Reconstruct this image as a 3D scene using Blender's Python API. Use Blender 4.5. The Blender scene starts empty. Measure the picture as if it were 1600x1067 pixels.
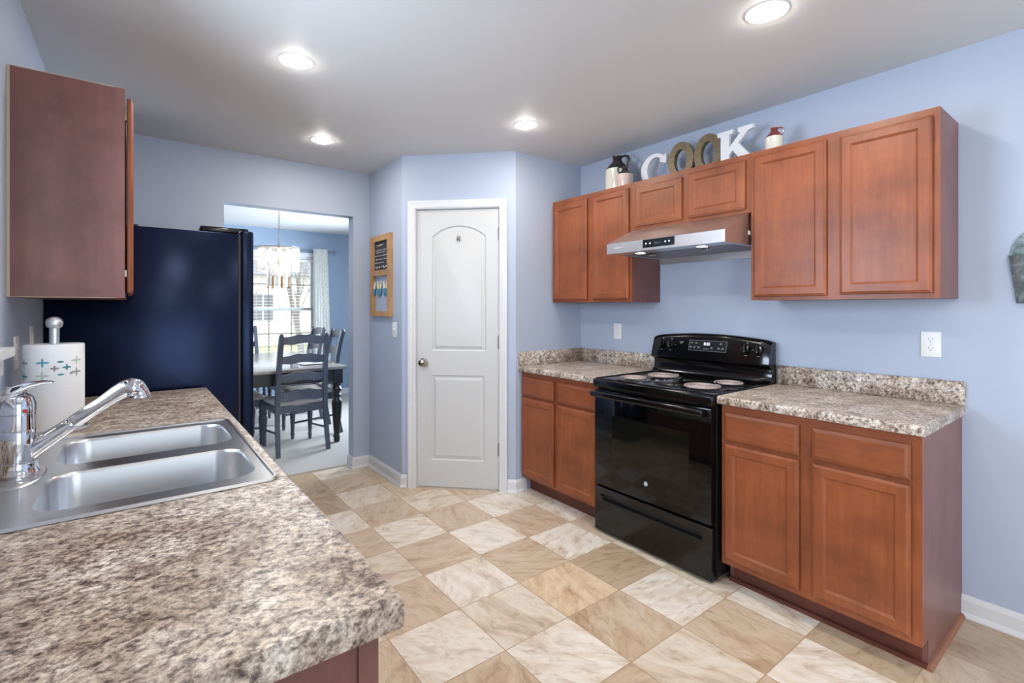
import bpy, bmesh, math, random
from mathutils import Vector, Matrix, Euler
C = bpy.context.scene
COL = C.collection
PI = math.pi
R = math.radians
random.seed(7)

# ------------------------------------------------------------------ camera
XW, XL, YB, YR = 2.876, -0.33, 4.035, 2.798       # right wall, left wall, back wall, pantry return
XD1, XD2, H = 2.208, 1.603, 2.472                 # pantry corner points, ceiling height
YT = YB + 0.115                                   # dining side of the back wall
cam = bpy.data.objects.new('camera', bpy.data.cameras.new('camera'))
COL.objects.link(cam)
cam.location = (0, 0, 1.3365)
cam.rotation_euler = (R(90), 0, R(-37.364))
cam.data.sensor_width = 36
cam.data.lens = 36 * 768.6 / 1600
cam.data.shift_x = (800 - 793.56) / 1600
cam.data.shift_y = (480.97 - 533.5) / 1600
cam.data.clip_start = 0.02
C.camera = cam

# ------------------------------------------------------------------ world, daylight, exposure
C.view_settings.view_transform = 'Standard'
C.view_settings.look = 'None'
C.view_settings.gamma = 1
C.view_settings.use_curve_mapping = False
C.view_settings.exposure = 0.84
w = bpy.data.worlds.new('sky'); C.world = w; w.use_nodes = True
nt = w.node_tree
bg = nt.nodes['Background']
bg.inputs[0].default_value = (0.80, 0.90, 1.0, 1)
bg.inputs[1].default_value = 2.4

def area(name, loc, rot, sx, sy, power, color, shape='RECTANGLE', portal=False):
    l = bpy.data.lights.new(name, 'AREA'); l.shape = shape; l.size = sx; l.size_y = sy
    l.energy = power; l.color = color
    if portal: l.cycles.is_portal = True
    o = bpy.data.objects.new(name, l); COL.objects.link(o); o.location = loc; o.rotation_euler = rot
    return o
# daylight through the sink window; unseen rear and dining side lights are added fills
area('assumed_rear_fill', (1.3, -3.28, 1.25), (R(90), 0, R(180)), 2.4, 1.9, 190, (0.64, 0.79, 1.0))  # lamp added behind an assumed, unseen rear window to brighten the kitchen
area('daylight_sink_window', (XL - 0.17, 1.69, 1.68), (R(90), 0, R(-90)), 0.8, 0.8, 24, (0.62, 0.78, 1.0))
area('assumed_dining_side_fill', (3.48, 5.9, 1.35), (R(90), 0, R(90)), 1.5, 1.4, 140, (0.74, 0.86, 1.0))  # added fill for the dining room; its side window is unseen and assumed
area('added_side_fill', (XL - 0.2, -1.75, 1.3), (R(90), 0, R(-90)), 1.6, 1.8, 26, (0.70, 0.85, 1.0))  # unseen fill added behind the camera to brighten the near right wall
area('dining_window_portal', (1.2, 7.86, 1.4), (R(-90), 0, 0), 2.2, 1.8, 1, (1, 1, 1), portal=True)
LED_POWER = 2.6
LED_COLOR = (1.0, 0.93, 0.83)

# ------------------------------------------------------------------ materials
def rgb(r, g, b):
    f = lambda c: (c / 255 / 12.92) if c / 255 <= 0.04045 else ((c / 255 + 0.055) / 1.055) ** 2.4
    return (f(r), f(g), f(b), 1)
class Mat:
    def __init__(s, name, color, rough=0.5, metal=0.0, **kw):
        s.m = bpy.data.materials.new(name); s.m.use_nodes = True
        s.n = s.m.node_tree.nodes; s.l = s.m.node_tree.links
        s.b = s.n['Principled BSDF']
        s.b.inputs['Base Color'].default_value = color
        s.b.inputs['Roughness'].default_value = rough
        s.b.inputs['Metallic'].default_value = metal
        for k, v in kw.items(): s.b.inputs[k.replace('_', ' ')].default_value = v
    def node(s, t, **kw):
        x = s.n.new(t)
        for k, v in kw.items():
            if k in x.inputs.keys(): x.inputs[k].default_value = v
            else: setattr(x, k, v)
        return x
    def coord(s, scale=(1, 1, 1), rot=(0, 0, 0)):
        tc = s.node('ShaderNodeTexCoord'); mp = s.node('ShaderNodeMapping')
        mp.inputs['Scale'].default_value = scale; mp.inputs['Rotation'].default_value = rot
        s.l.new(tc.outputs['Object'], mp.inputs['Vector']); return mp.outputs[0]
    def noise(s, vec, scale, detail=4, rough=0.5, dist=0.0):
        x = s.node('ShaderNodeTexNoise'); x.inputs['Scale'].default_value = scale
        x.inputs['Detail'].default_value = detail; x.inputs['Roughness'].default_value = rough
        x.inputs['Distortion'].default_value = dist
        s.l.new(vec, x.inputs['Vector']); return x.outputs['Fac']
    def ramp(s, fac, stops, interp='LINEAR'):
        x = s.node('ShaderNodeValToRGB'); x.color_ramp.interpolation = interp
        e = x.color_ramp.elements
        while len(e) < len(stops): e.new(0.5)
        for el, (p, c) in zip(e, stops): el.position = p; el.color = c
        s.l.new(fac, x.inputs['Fac']); return x.outputs['Color']
    def mix(s, fac, a, b, mode='MIX'):
        x = s.node('ShaderNodeMix'); x.data_type = 'RGBA'; x.blend_type = mode
        for sock, v in ((x.inputs['Factor'], fac), (x.inputs['A'] if False else x.inputs[6], a), (x.inputs[7], b)):
            if isinstance(v, (int, float, tuple)): sock.default_value = v
            else: s.l.new(v, sock)
        return x.outputs[2]
    def bump(s, h, strength=0.2, dist=0.002):
        x = s.node('ShaderNodeBump'); x.inputs['Strength'].default_value = strength
        x.inputs['Distance'].default_value = dist
        s.l.new(h, x.inputs['Height']); s.l.new(x.outputs[0], s.b.inputs['Normal'])
    def base(s, c): s.l.new(c, s.b.inputs['Base Color'])
    def math(s, op, a, b=0.0):
        x = s.node('ShaderNodeMath'); x.operation = op
        for i, v in enumerate((a, b)):
            if isinstance(v, (int, float)): x.inputs[i].default_value = v
            else: s.l.new(v, x.inputs[i])
        return x.outputs[0]

def M_paint(name, color, bump=0.08):
    m = Mat(name, color, 0.55); v = m.coord()
    m.bump(m.noise(v, 220, 3), bump, 0.001); return m.m
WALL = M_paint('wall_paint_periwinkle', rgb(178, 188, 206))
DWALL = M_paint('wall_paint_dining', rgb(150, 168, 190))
CEIL = M_paint('ceiling_paint', rgb(216, 215, 213), 0.3)
m = Mat('white_trim', rgb(220, 220, 221), 0.35); TRIM = m.m
m = Mat('door_white', rgb(204, 204, 202), 0.4); DOORW = m.m

def M_wood(name, a, b, rough=0.42, axis=2, coat=0.12):
    m = Mat(name, a, rough, 0, Coat_Weight=coat, Coat_Roughness=0.25)
    sc = [22, 22, 22]; sc[axis] = 1.6
    v = m.coord(tuple(sc)); v2 = m.coord((1, 1, 1))
    g = m.noise(v, 3.0, 5, 0.55); cl = m.noise(v2, 4.5, 4, 0.6)
    c = m.ramp(g, [(0.3, a), (0.7, b)])
    d = m.ramp(cl, [(0.3, (0.66, 0.62, 0.62, 1)), (0.65, (1.08, 1.08, 1.08, 1))])
    m.base(m.mix(1.0, c, d, 'MULTIPLY'))
    m.bump(g, 0.04, 0.001); return m.m
CHERRY = M_wood('cherry_wood', rgb(139, 72, 38), rgb(153, 84, 46))
CHERRYX = M_wood('cherry_wood_horizontal', rgb(139, 72, 38), rgb(153, 84, 46), axis=0)
LAM = M_wood('cherry_laminate_side', rgb(120, 76, 70), rgb(127, 82, 75), 0.42, coat=0.1)
TOE = M_wood('toe_kick_wood', rgb(98, 50, 38), rgb(108, 56, 42), 0.45, axis=0, coat=0.0)
CHIP = Mat('raw_edge', rgb(190, 175, 150), 0.8).m
PINE = M_wood('honey_pine', rgb(184, 138, 84), rgb(204, 160, 104), 0.5)

def M_counter():
    m = Mat('laminate_stone', rgb(150, 130, 115), 0.33, 0, Coat_Weight=0.0)
    v = m.coord((1.3, 1, 1)); vs = m.coord((1.25, 1, 1.1), (0, 0, 0.3))
    big = m.noise(v, 4.5, 5, 0.6, 0.3); mid = m.noise(vs, 72, 5, 0.68, 0.3); fine = m.noise(vs, 190, 3, 0.7); clus = m.noise(vs, 16, 6, 0.7, 0.3)
    c1 = m.ramp(mid, [(0.33, rgb(76, 70, 70)), (0.41, rgb(132, 121, 115)), (0.48, rgb(180, 169, 160)), (0.57, rgb(216, 209, 200)), (0.72, rgb(232, 228, 222))])
    c2 = m.ramp(big, [(0.36, rgb(178, 160, 146)), (0.5, rgb(206, 197, 188)), (0.64, rgb(226, 225, 224))])
    c3 = m.ramp(clus, [(0.36, rgb(150, 130, 118)), (0.47, rgb(218, 208, 200)), (0.60, rgb(250, 249, 248))])
    c = m.mix(0.75, c1, c2, 'MULTIPLY'); c = m.mix(0.8, c, c3, 'MULTIPLY')
    f = m.ramp(fine, [(0.36, (0.50, 0.47, 0.46, 1)), (0.47, (1.0, 1.0, 1.0, 1)), (0.7, (1.22, 1.22, 1.22, 1))])
    c = m.mix(0.7, c, f, 'MULTIPLY')
    g = m.mix(1.0, c, (1.64, 1.69, 1.71, 1), 'MULTIPLY')
    m.base(g); m.bump(fine, 0.12, 0.0008); return m.m
COUNTER = M_counter()

def M_floor():
    m = Mat('travertine_tile_vinyl', rgb(200, 180, 155), 0.33)
    geo = m.node('ShaderNodeNewGeometry')
    mp = m.node('ShaderNodeMapping'); mp.vector_type = 'POINT'
    s = 1 / 0.338
    mp.inputs['Scale'].default_value = (s, s, 1)
    mp.inputs['Location'].default_value = (-1.1577 * s + 20, -2.207 * s + 20, 0)
    m.l.new(geo.outputs['Position'], mp.inputs['Vector'])
    fl = m.node('ShaderNodeVectorMath', operation='FLOOR'); m.l.new(mp.outputs[0], fl.inputs[0])
    fr = m.node('ShaderNodeVectorMath', operation='FRACTION'); m.l.new(mp.outputs[0], fr.inputs[0])
    wn = m.node('ShaderNodeTexWhiteNoise'); wn.noise_dimensions = '2D'; m.l.new(fl.outputs[0], wn.inputs['Vector'])
    at = m.node('ShaderNodeAttribute'); at.attribute_name = 'tile_tone'; tone = at.outputs['Color']
    # veins run their own way on every tile
    rot = m.node('ShaderNodeVectorRotate'); rot.rotation_type = 'Z_AXIS'
    m.l.new(mp.outputs[0], rot.inputs['Vector'])
    m.l.new(m.math('MULTIPLY', wn.outputs['Value'], 9.0), rot.inputs['Angle'])
    st = m.node('ShaderNodeMapping'); st.inputs['Scale'].default_value = (0.8, 1.9, 1)
    m.l.new(rot.outputs[0], st.inputs['Vector'])
    off = m.node('ShaderNodeVectorMath', operation='ADD'); m.l.new(st.outputs[0], off.inputs[0]); m.l.new(wn.outputs['Color'], off.inputs[1])
    n1 = m.noise(off.outputs[0], 1.2, 7, 0.62, 1.6); n2 = m.noise(off.outputs[0], 3.4, 7, 0.68, 1.2)
    v1 = m.ramp(n1, [(0.33, rgb(188, 156, 122)), (0.43, rgb(228, 212, 190)), (0.56, rgb(250, 246, 240)), (0.7, rgb(228, 218, 206))])
    v2 = m.ramp(n2, [(0.3, rgb(196, 180, 164)), (0.48, rgb(250, 248, 246)), (0.7, rgb(255, 255, 255))])
    c = m.mix(0.62, tone, v1, 'MULTIPLY'); c = m.mix(0.75, c, v2, 'MULTIPLY')
    c = m.mix(1.0, c, (1.06, 1.06, 1.05, 1), 'MULTIPLY')
    sep = m.node('ShaderNodeSeparateXYZ'); m.l.new(fr.outputs[0], sep.inputs[0])
    def edge(o):
        a = m.math('SUBTRACT', o, 0.5); a = m.math('ABSOLUTE', a); return m.math('GREATER_THAN', a, 0.4935)
    g = m.math('MAXIMUM', edge(sep.outputs[0]), edge(sep.outputs[1]))
    c = m.mix(g, c, rgb(176, 148, 120))
    m.base(c)
    m.bump(m.math('SUBTRACT', m.math('MULTIPLY', n2, 0.3), g), 0.25, 0.001)
    return m.m
FLOOR = M_floor()
m = Mat('carpet', rgb(186, 180, 172), 0.95); v = m.coord(); n = m.noise(v, 160, 5, 0.8)
m.base(m.ramp(n, [(0.3, rgb(150, 145, 139)), (0.7, rgb(208, 202, 196))])); m.bump(n, 0.8, 0.006); CARPET = m.m

def M_steel(name, c, rough, aniso=(1, 60, 60), bstr=0.05):
    m = Mat(name, c, rough, 1.0); v = m.coord(aniso); n = m.noise(v, 12, 3)
    r = m.ramp(n, [(0.3, (rough * 0.8,) * 3 + (1,)), (0.7, (rough * 1.25,) * 3 + (1,))])
    m.l.new(r, m.b.inputs['Roughness']); m.bump(n, bstr, 0.0005); return m.m
STEEL = Mat('brushed_stainless', rgb(222, 223, 225), 0.36, 1.0).m
SINKM = Mat('sink_stainless', rgb(208, 209, 211), 0.3, 1.0).m
FILTER = M_steel('filter_steel', rgb(190, 188, 186), 0.4)
CHROME = Mat('chrome', rgb(215, 216, 220), 0.06, 1.0).m
NICKEL = Mat('brushed_nickel', rgb(178, 172, 162), 0.25, 1.0).m
BLACKG = Mat('black_enamel', rgb(10, 10, 12), 0.15, 0, Specular_IOR_Level=0.42, Coat_Weight=0.15, Coat_Roughness=0.05).m
BLACKM = Mat('black_plastic', rgb(16, 16, 18), 0.4).m
GLASSB = Mat('oven_glass', rgb(6, 6, 8), 0.07, 0, Specular_IOR_Level=0.34).m
GLASSW = Mat('oven_window_glass', rgb(20, 20, 16), 0.06, 0, Specular_IOR_Level=0.45).m
COIL = Mat('heating_coil', rgb(176, 160, 154), 0.42, 0.2).m
PAN = Mat('drip_pan_chrome', rgb(120, 120, 124), 0.2, 1.0).m
m = Mat('fridge_black', rgb(9, 12, 30), 0.22, 0, Specular_IOR_Level=0.45, Specular_Tint=(0.36, 0.5, 1.0, 1)); v = m.coord(); m.bump(m.noise(v, 400, 2), 0.15, 0.0006); FRIDGE = m.m
PLATE = Mat('white_plastic', rgb(238, 238, 236), 0.35).m
SLOT = Mat('dark_slot', rgb(30, 30, 30), 0.6).m
TOWEL = None
m = Mat('paper_towel', rgb(240, 240, 240), 0.9); v = m.coord(); m.bump(m.noise(v, 130, 3), 0.5, 0.002); TOWEL = m.m
TEAL = Mat('print_teal', rgb(82, 160, 178), 0.8).m
GREYP = Mat('print_grey', rgb(150, 150, 152), 0.8).m
SAGE = Mat('print_sage', rgb(190, 205, 192), 0.8).m
LETW = Mat('letter_white', rgb(232, 232, 234), 0.5).m
m = Mat('letter_bronze', rgb(128, 112, 78), 0.45, 0.25); v = m.coord(); m.base(m.ramp(m.noise(v, 60, 4), [(0.3, rgb(104, 90, 66)), (0.7, rgb(128, 112, 84))])); LETB = m.m
CREAM = Mat('stoneware_cream', rgb(222, 216, 200), 0.2, 0, Coat_Weight=0.5).m
PINKC = Mat('stoneware_pale_pink', rgb(205, 182, 170), 0.3, 0, Coat_Weight=0.4).m
GLZB = Mat('glaze_black', rgb(30, 30, 30), 0.18, 0, Coat_Weight=0.6).m
GLZG = Mat('glaze_charcoal', rgb(50, 45, 42), 0.3, 0, Coat_Weight=0.4).m
GLZR = Mat('glaze_red_brown', rgb(118, 48, 36), 0.2, 0, Coat_Weight=0.6).m
m = Mat('galvanized_metal', rgb(128, 140, 142), 0.5, 0.55); v = m.coord(); m.base(m.ramp(m.noise(v, 22, 6, 0.7, 0.8), [(0.35, rgb(88, 98, 100)), (0.5, rgb(128, 142, 142)), (0.66, rgb(170, 180, 182))])); GALV = m.m
CHALK = Mat('chalkboard', rgb(62, 60, 64), 0.8).m
CHALKW = Mat('chalk', rgb(205, 205, 208), 0.9).m
CHAIRM = M_wood('slate_painted_wood', rgb(80, 86, 101), rgb(88, 94, 109), 0.4)
DARKM = M_wood('black_painted_wood', rgb(30, 31, 36), rgb(36, 37, 42), 0.3)
TABT = M_wood('grey_table_top', rgb(146, 138, 132), rgb(166, 158, 150), 0.22, axis=1, coat=0.4)
m = Mat('seat_fabric', rgb(206, 201, 194), 0.9); v = m.coord(); m.bump(m.noise(v, 300, 2), 0.3, 0.001); SEAT = m.m
m = Mat('curtain_fabric', rgb(225, 226, 222), 0.9); v = m.coord((1, 1, 1)); m.base(m.ramp(m.noise(v, 30, 3, 0.5, 1.0), [(0.45, rgb(238, 239, 236)), (0.5, rgb(208, 208, 196)), (0.55, rgb(238, 239, 236))])); m.b.inputs['Subsurface Weight'].default_value = 0.0; CURT = m.m
BLIND = Mat('blind_white', rgb(236, 236, 234), 0.5).m
GOLD = Mat('muntin_tan', rgb(150, 140, 112), 0.5).m
RODM = Mat('curtain_rod', rgb(140, 152, 166), 0.4, 0.6).m
def M_glass(name, tint=(1, 1, 1, 1), rough=0.0, ior=1.02):
    m = bpy.data.materials.new(name); m.use_nodes = True; n = m.node_tree.nodes; l = m.node_tree.links
    for x in list(n): n.remove(x)
    o = n.new('ShaderNodeOutputMaterial'); t = n.new('ShaderNodeBsdfTransparent'); g = n.new('ShaderNodeBsdfGlossy')
    t.inputs[0].default_value = tint; g.inputs['Roughness'].default_value = 0.03
    mx = n.new('ShaderNodeMixShader'); f = n.new('ShaderNodeFresnel'); f.inputs[0].default_value = ior
    l.new(f.outputs[0], mx.inputs[0]); l.new(t.outputs[0], mx.inputs[1]); l.new(g.outputs[0], mx.inputs[2])
    l.new(mx.outputs[0], o.inputs[0]); return m
PANE = M_glass('window_glass', (1, 1, 1, 1), ior=1.3)
def M_crystal(name, tint, body):
    m = M_glass(name, tint, ior=1.55); n = m.node_tree.nodes; l = m.node_tree.links
    out = next(x for x in n if x.type == 'OUTPUT_MATERIAL'); src = out.inputs[0].links[0].from_socket
    d = n.new('ShaderNodeBsdfTranslucent'); d.inputs[0].default_value = body
    d2 = n.new('ShaderNodeBsdfDiffuse'); d2.inputs[0].default_value = body
    a_ = n.new('ShaderNodeMixShader'); l.new(d.outputs[0], a_.inputs[1]); l.new(d2.outputs[0], a_.inputs[2])
    b_ = n.new('ShaderNodeMixShader'); b_.inputs[0].default_value = 0.15; l.new(src, b_.inputs[1]); l.new(a_.outputs[0], b_.inputs[2]); l.new(b_.outputs[0], out.inputs[0])
    return m
CRYS = M_crystal('clear_prism_glass', (0.96, 0.95, 0.94, 1), (0.9, 0.88, 0.85, 1))
AMBER = M_crystal('smoky_amber_glass', (0.70, 0.52, 0.36, 1), (0.6, 0.42, 0.25, 1))
def M_emit(name, c, s):
    m = Mat(name, c, 0.5); m.b.inputs['Emission Color'].default_value = c; m.b.inputs['Emission Strength'].default_value = s
    return m.m
LEDM = M_emit('led_lens', (1, 0.94, 0.86, 1), 54)
BULB = M_emit('warm_bulb', (1.0, 0.80, 0.56, 1), 8)
HOODL = M_emit('hood_lamp_lens', (1, 0.98, 0.95, 1), 8)
DISP = M_emit('display_digits', rgb(215, 225, 245), 1.2)
ICON = Mat('panel_print_grey', rgb(165, 168, 178), 0.5).m
PANEL = Mat('touch_panel', rgb(26, 27, 32), 0.12, 0, Coat_Weight=0.6).m
BADGE = Mat('badge_silver_blue', rgb(170, 190, 200), 0.3, 0.4).m
RED = Mat('red_dot', rgb(190, 40, 35), 0.4).m
BLUEF = Mat('painted_blue', rgb(74, 138, 168), 0.6).m
CREAMF = Mat('painted_cream', rgb(222, 216, 188), 0.7).m
GRASS = Mat('winter_grass', rgb(150, 146, 112), 0.95).m
BARK = Mat('bark', rgb(132, 124, 120), 0.9).m
SIDING = Mat('pale_siding', rgb(226, 222, 214), 0.8).m
ROOF = Mat('shingle_roof', rgb(120, 118, 120), 0.9).m
BIN = Mat('binder_black', rgb(26, 30, 40), 0.3).m
PAPER = Mat('paper', rgb(235, 235, 235), 0.8).m

# ------------------------------------------------------------------ mesh helpers
class MB:
    def __init__(s, *mats): s.bm = bmesh.new(); s.mats = list(mats); s.mi = 0; s.M = Matrix()
    def _fin(s, vs, fs):
        for f in fs: f.material_index = s.mi
        if s.M != Matrix():
            for v_ in vs: v_.co = s.M @ v_.co
    def box(s, x0, x1, y0, y1, z0, z1, bev=0.0, seg=2):
        r = bmesh.ops.create_cube(s.bm, size=1)
        vs = r['verts']
        for v_ in vs: v_.co = Vector(((x0 + x1) / 2 + v_.co.x * (x1 - x0), (y0 + y1) / 2 + v_.co.y * (y1 - y0), (z0 + z1) / 2 + v_.co.z * (z1 - z0)))
        fs = set(f for v_ in vs for f in v_.link_faces)
        if bev > 0:
            es = list(set(e for v_ in vs for e in v_.link_edges))
            b = bmesh.ops.bevel(s.bm, geom=es, offset=min(bev, 0.49 * min(abs(x1 - x0), abs(y1 - y0), abs(z1 - z0))), segments=seg, affect='EDGES', profile=0.5)
            vs = b['verts']; fs = set(f for v_ in vs for f in v_.link_faces)
            # faces untouched by verts are covered through links
        s._fin(vs, fs); return s
    def lathe(s, prof, seg=32, center=(0, 0, 0), caps=True):
        rings = []
        vs = []; fs = []
        for (r, z) in prof:
            ring = []
            if r < 1e-6:
                v_ = s.bm.verts.new((center[0], center[1], center[2] + z)); ring = [v_]; vs.append(v_)
            else:
                for i in range(seg):
                    a = 2 * PI * i / seg
                    v_ = s.bm.verts.new((center[0] + r * math.cos(a), center[1] + r * math.sin(a), center[2] + z)); ring.append(v_); vs.append(v_)
            rings.append(ring)
        for a, b in zip(rings, rings[1:]):
            if len(a) == 1 and len(b) == 1: continue
            for i in range(seg):
                j = (i + 1) % seg
                if len(a) == 1: fs.append(s.bm.faces.new((a[0], b[i], b[j])))
                elif len(b) == 1: fs.append(s.bm.faces.new((a[i], b[0], a[j])))
                else: fs.append(s.bm.faces.new((a[i], b[i], b[j], a[j])))
        if caps:
            for ring in (rings[0], rings[-1]):
                if len(ring) > 2: fs.append(s.bm.faces.new(ring))
        s._fin(vs, fs); return s
    def tube(s, pts, r, seg=12, sect=None, up=None, caps=True):
        pts = [Vector(p) for p in pts]; n = len(pts)
        rs = r if isinstance(r, (list, tuple)) else [r] * n
        T = []
        for i in range(n):
            t = (pts[min(i + 1, n - 1)] - pts[max(i - 1, 0)]); T.append(t.normalized())
        u = Vector(up) if up else (Vector((0, 0, 1)) if abs(T[0].z) < 0.9 else Vector((1, 0, 0)))
        u = (u - T[0] * u.dot(T[0])).normalized()
        rings = []; vs = []; fs = []
        for i in range(n):
            u = (u - T[i] * u.dot(T[i])).normalized(); w_ = T[i].cross(u)
            ring = []
            if sect:
                for (a, b) in sect: ring.append(s.bm.verts.new(pts[i] + u * a * rs[i] + w_ * b * rs[i]))
            else:
                for k in range(seg):
                    a = 2 * PI * k / seg; ring.append(s.bm.verts.new(pts[i] + u * math.cos(a) * rs[i] + w_ * math.sin(a) * rs[i]))
            rings.append(ring); vs += ring
        m_ = len(rings[0])
        for a, b in zip(rings, rings[1:]):
            for k in range(m_):
                j = (k + 1) % m_; fs.append(s.bm.faces.new((a[k], a[j], b[j], b[k])))
        if caps: fs.append(s.bm.faces.new(rings[0])); fs.append(s.bm.faces.new(rings[-1]))
        s._fin(vs, fs); return s
    def loops(s, loops, cap0=True, cap1=True):
        rings = [[s.bm.verts.new(p) for p in lp] for lp in loops]; fs = []
        for a, b in zip(rings, rings[1:]):
            m_ = len(a)
            for k in range(m_):
                j = (k + 1) % m_; fs.append(s.bm.faces.new((a[k], a[j], b[j], b[k])))
        if cap0: fs.append(s.bm.faces.new(rings[0]))
        if cap1: fs.append(s.bm.faces.new(rings[-1]))
        s._fin([v_ for r_ in rings for v_ in r_], fs); return s
    def prism(s, poly, ax, a0, a1):
        def P3(p, a):
            if ax == 'x': return (a, p[0], p[1])
            if ax == 'y': return (p[0], a, p[1])
            return (p[0], p[1], a)
        return s.loops([[P3(p, a0) for p in poly], [P3(p, a1) for p in poly]])
    def holed(s, outer, holes, z, to3=lambda x, y, z: (x, y, z)):
        """flat plate with holes; returns rings of hole verts"""
        es = []; rings = []
        for lp in [outer] + holes:
            vs = [s.bm.verts.new(to3(x, y, z)) for x, y in lp]; rings.append(vs)
            for i in range(len(vs)): es.append(s.bm.edges.new((vs[i], vs[(i + 1) % len(vs)])))
        r = bmesh.ops.triangle_fill(s.bm, use_beauty=True, use_dissolve=False, edges=es)
        fs = [g for g in r['geom'] if isinstance(g, bmesh.types.BMFace)]
        s._fin([v_ for rr in rings for v_ in rr], fs)
        return rings
    def bridge(s, ring, pts):
        nv = [s.bm.verts.new(p) for p in pts]
        fs = []
        for k in range(len(ring)):
            j = (k + 1) % len(ring); fs.append(s.bm.faces.new((ring[k], ring[j], nv[j], nv[k])))
        s._fin(nv, fs); return nv
    def build(s, name, parent=None, smooth=True, angle=35, loc=None, rz=0, rot=None):
        bmesh.ops.recalc_face_normals(s.bm, faces=s.bm.faces[:])
        me = bpy.data.meshes.new(name); s.bm.to_mesh(me); s.bm.free()
        for m_ in s.mats: me.materials.append(m_)
        if smooth:
            me.polygons.foreach_set('use_smooth', [True] * len(me.polygons))
            me.set_sharp_from_angle(angle=R(angle))
        o = bpy.data.objects.new(name, me); COL.objects.link(o)
        if parent: o.parent = parent
        if loc is not None: o.location = loc
        if rz: o.rotation_euler.z = rz
        if rot: o.rotation_euler = rot
        return o

def thing(name, label, cat, loc=(0, 0, 0), rz=0, group=None):
    o = bpy.data.objects.new(name, None); COL.objects.link(o)
    o.location = loc; o.rotation_euler = (0, 0, rz); o.empty_display_size = 0.1
    o['label'] = label; o['category'] = cat
    if group: o['group'] = group
    return o
def tag(o, label, cat, group=None, kind=None):
    o['label'] = label; o['category'] = cat
    if group: o['group'] = group
    if kind: o['kind'] = kind
    return o
def struct(o):
    o['kind'] = 'structure'; return o
def copy_tree(o, parent=None):
    c = o.copy(); COL.objects.link(c); c.parent = parent
    for ch in list(o.children): copy_tree(ch, c)
    return c
def rrect(x0, x1, y0, y1, r, n=6):
    pts = []
    for cx, cy, a0 in ((x1 - r, y1 - r, 0), (x0 + r, y1 - r, 90), (x0 + r, y0 + r, 180), (x1 - r, y0 + r, 270)):
        for k in range(n + 1):
            a = R(a0 + 90 * k / n); pts.append((cx + r * math.cos(a), cy + r * math.sin(a)))
    return pts
def text_mesh(txt, size, mat, name, parent, loc, rot, extrude=0.0005, spacing=1.0, xs=1.0):
    cu = bpy.data.curves.new(name, 'FONT'); cu.body = txt; cu.size = size; cu.extrude = extrude
    cu.align_x = 'CENTER'; cu.align_y = 'CENTER'; cu.space_character = spacing
    t = bpy.data.objects.new(name + '_tmp', cu); COL.objects.link(t)
    dg = bpy.context.evaluated_depsgraph_get(); me = bpy.data.meshes.new_from_object(t.evaluated_get(dg))
    bpy.data.objects.remove(t); me.materials.clear(); me.materials.append(mat)
    o = bpy.data.objects.new(name, me); COL.objects.link(o); o.parent = parent
    o.location = loc; o.rotation_euler = rot; o.scale = (xs, 1, 1)
    return o

# ------------------------------------------------------------------ room shell
def floor_slab(name, x0, x1, y0, y1, z0, z1, mat):
    return struct(MB(mat).box(x0, x1, y0, y1, z0, z1).build(name, smooth=False))
TONE = dict(W=rgb(238, 233, 226), L=rgb(228, 219, 206), B=rgb(212, 194, 173), D=rgb(194, 175, 152), M=rgb(228, 208, 182))
TILES = {(-1, 5): 'D', (0, 5): 'L', (1, 5): 'B', (-1, 4): 'D', (0, 4): 'B', (1, 4): 'B', (-1, 3): 'D', (0, 3): 'L', (1, 3): 'B', (2, 3): 'B',
    (-1, 2): 'W', (0, 2): 'B', (1, 2): 'L', (2, 2): 'B', (-1, 1): 'B', (0, 1): 'W', (1, 1): 'B', (2, 1): 'W', (3, 1): 'L',
    (-1, 0): 'L', (0, 0): 'B', (1, 0): 'W', (2, 0): 'B', (3, 0): 'W', (-1, -1): 'B', (0, -1): 'W', (1, -1): 'B', (2, -1): 'W', (3, -1): 'B',
    (-1, -2): 'W', (0, -2): 'L', (1, -2): 'M', (2, -2): 'D', (3, -2): 'L', (-1, -3): 'B', (0, -3): 'W', (1, -3): 'B', (2, -3): 'W', (3, -3): 'L',
    (-1, -4): 'L', (0, -4): 'B', (1, -4): 'L', (2, -4): 'B', (3, -4): 'W', (1, -5): 'B', (2, -5): 'W', (3, -5): 'D', (4, -5): 'L', (4, -6): 'D', (3, -6): 'B'}
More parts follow.
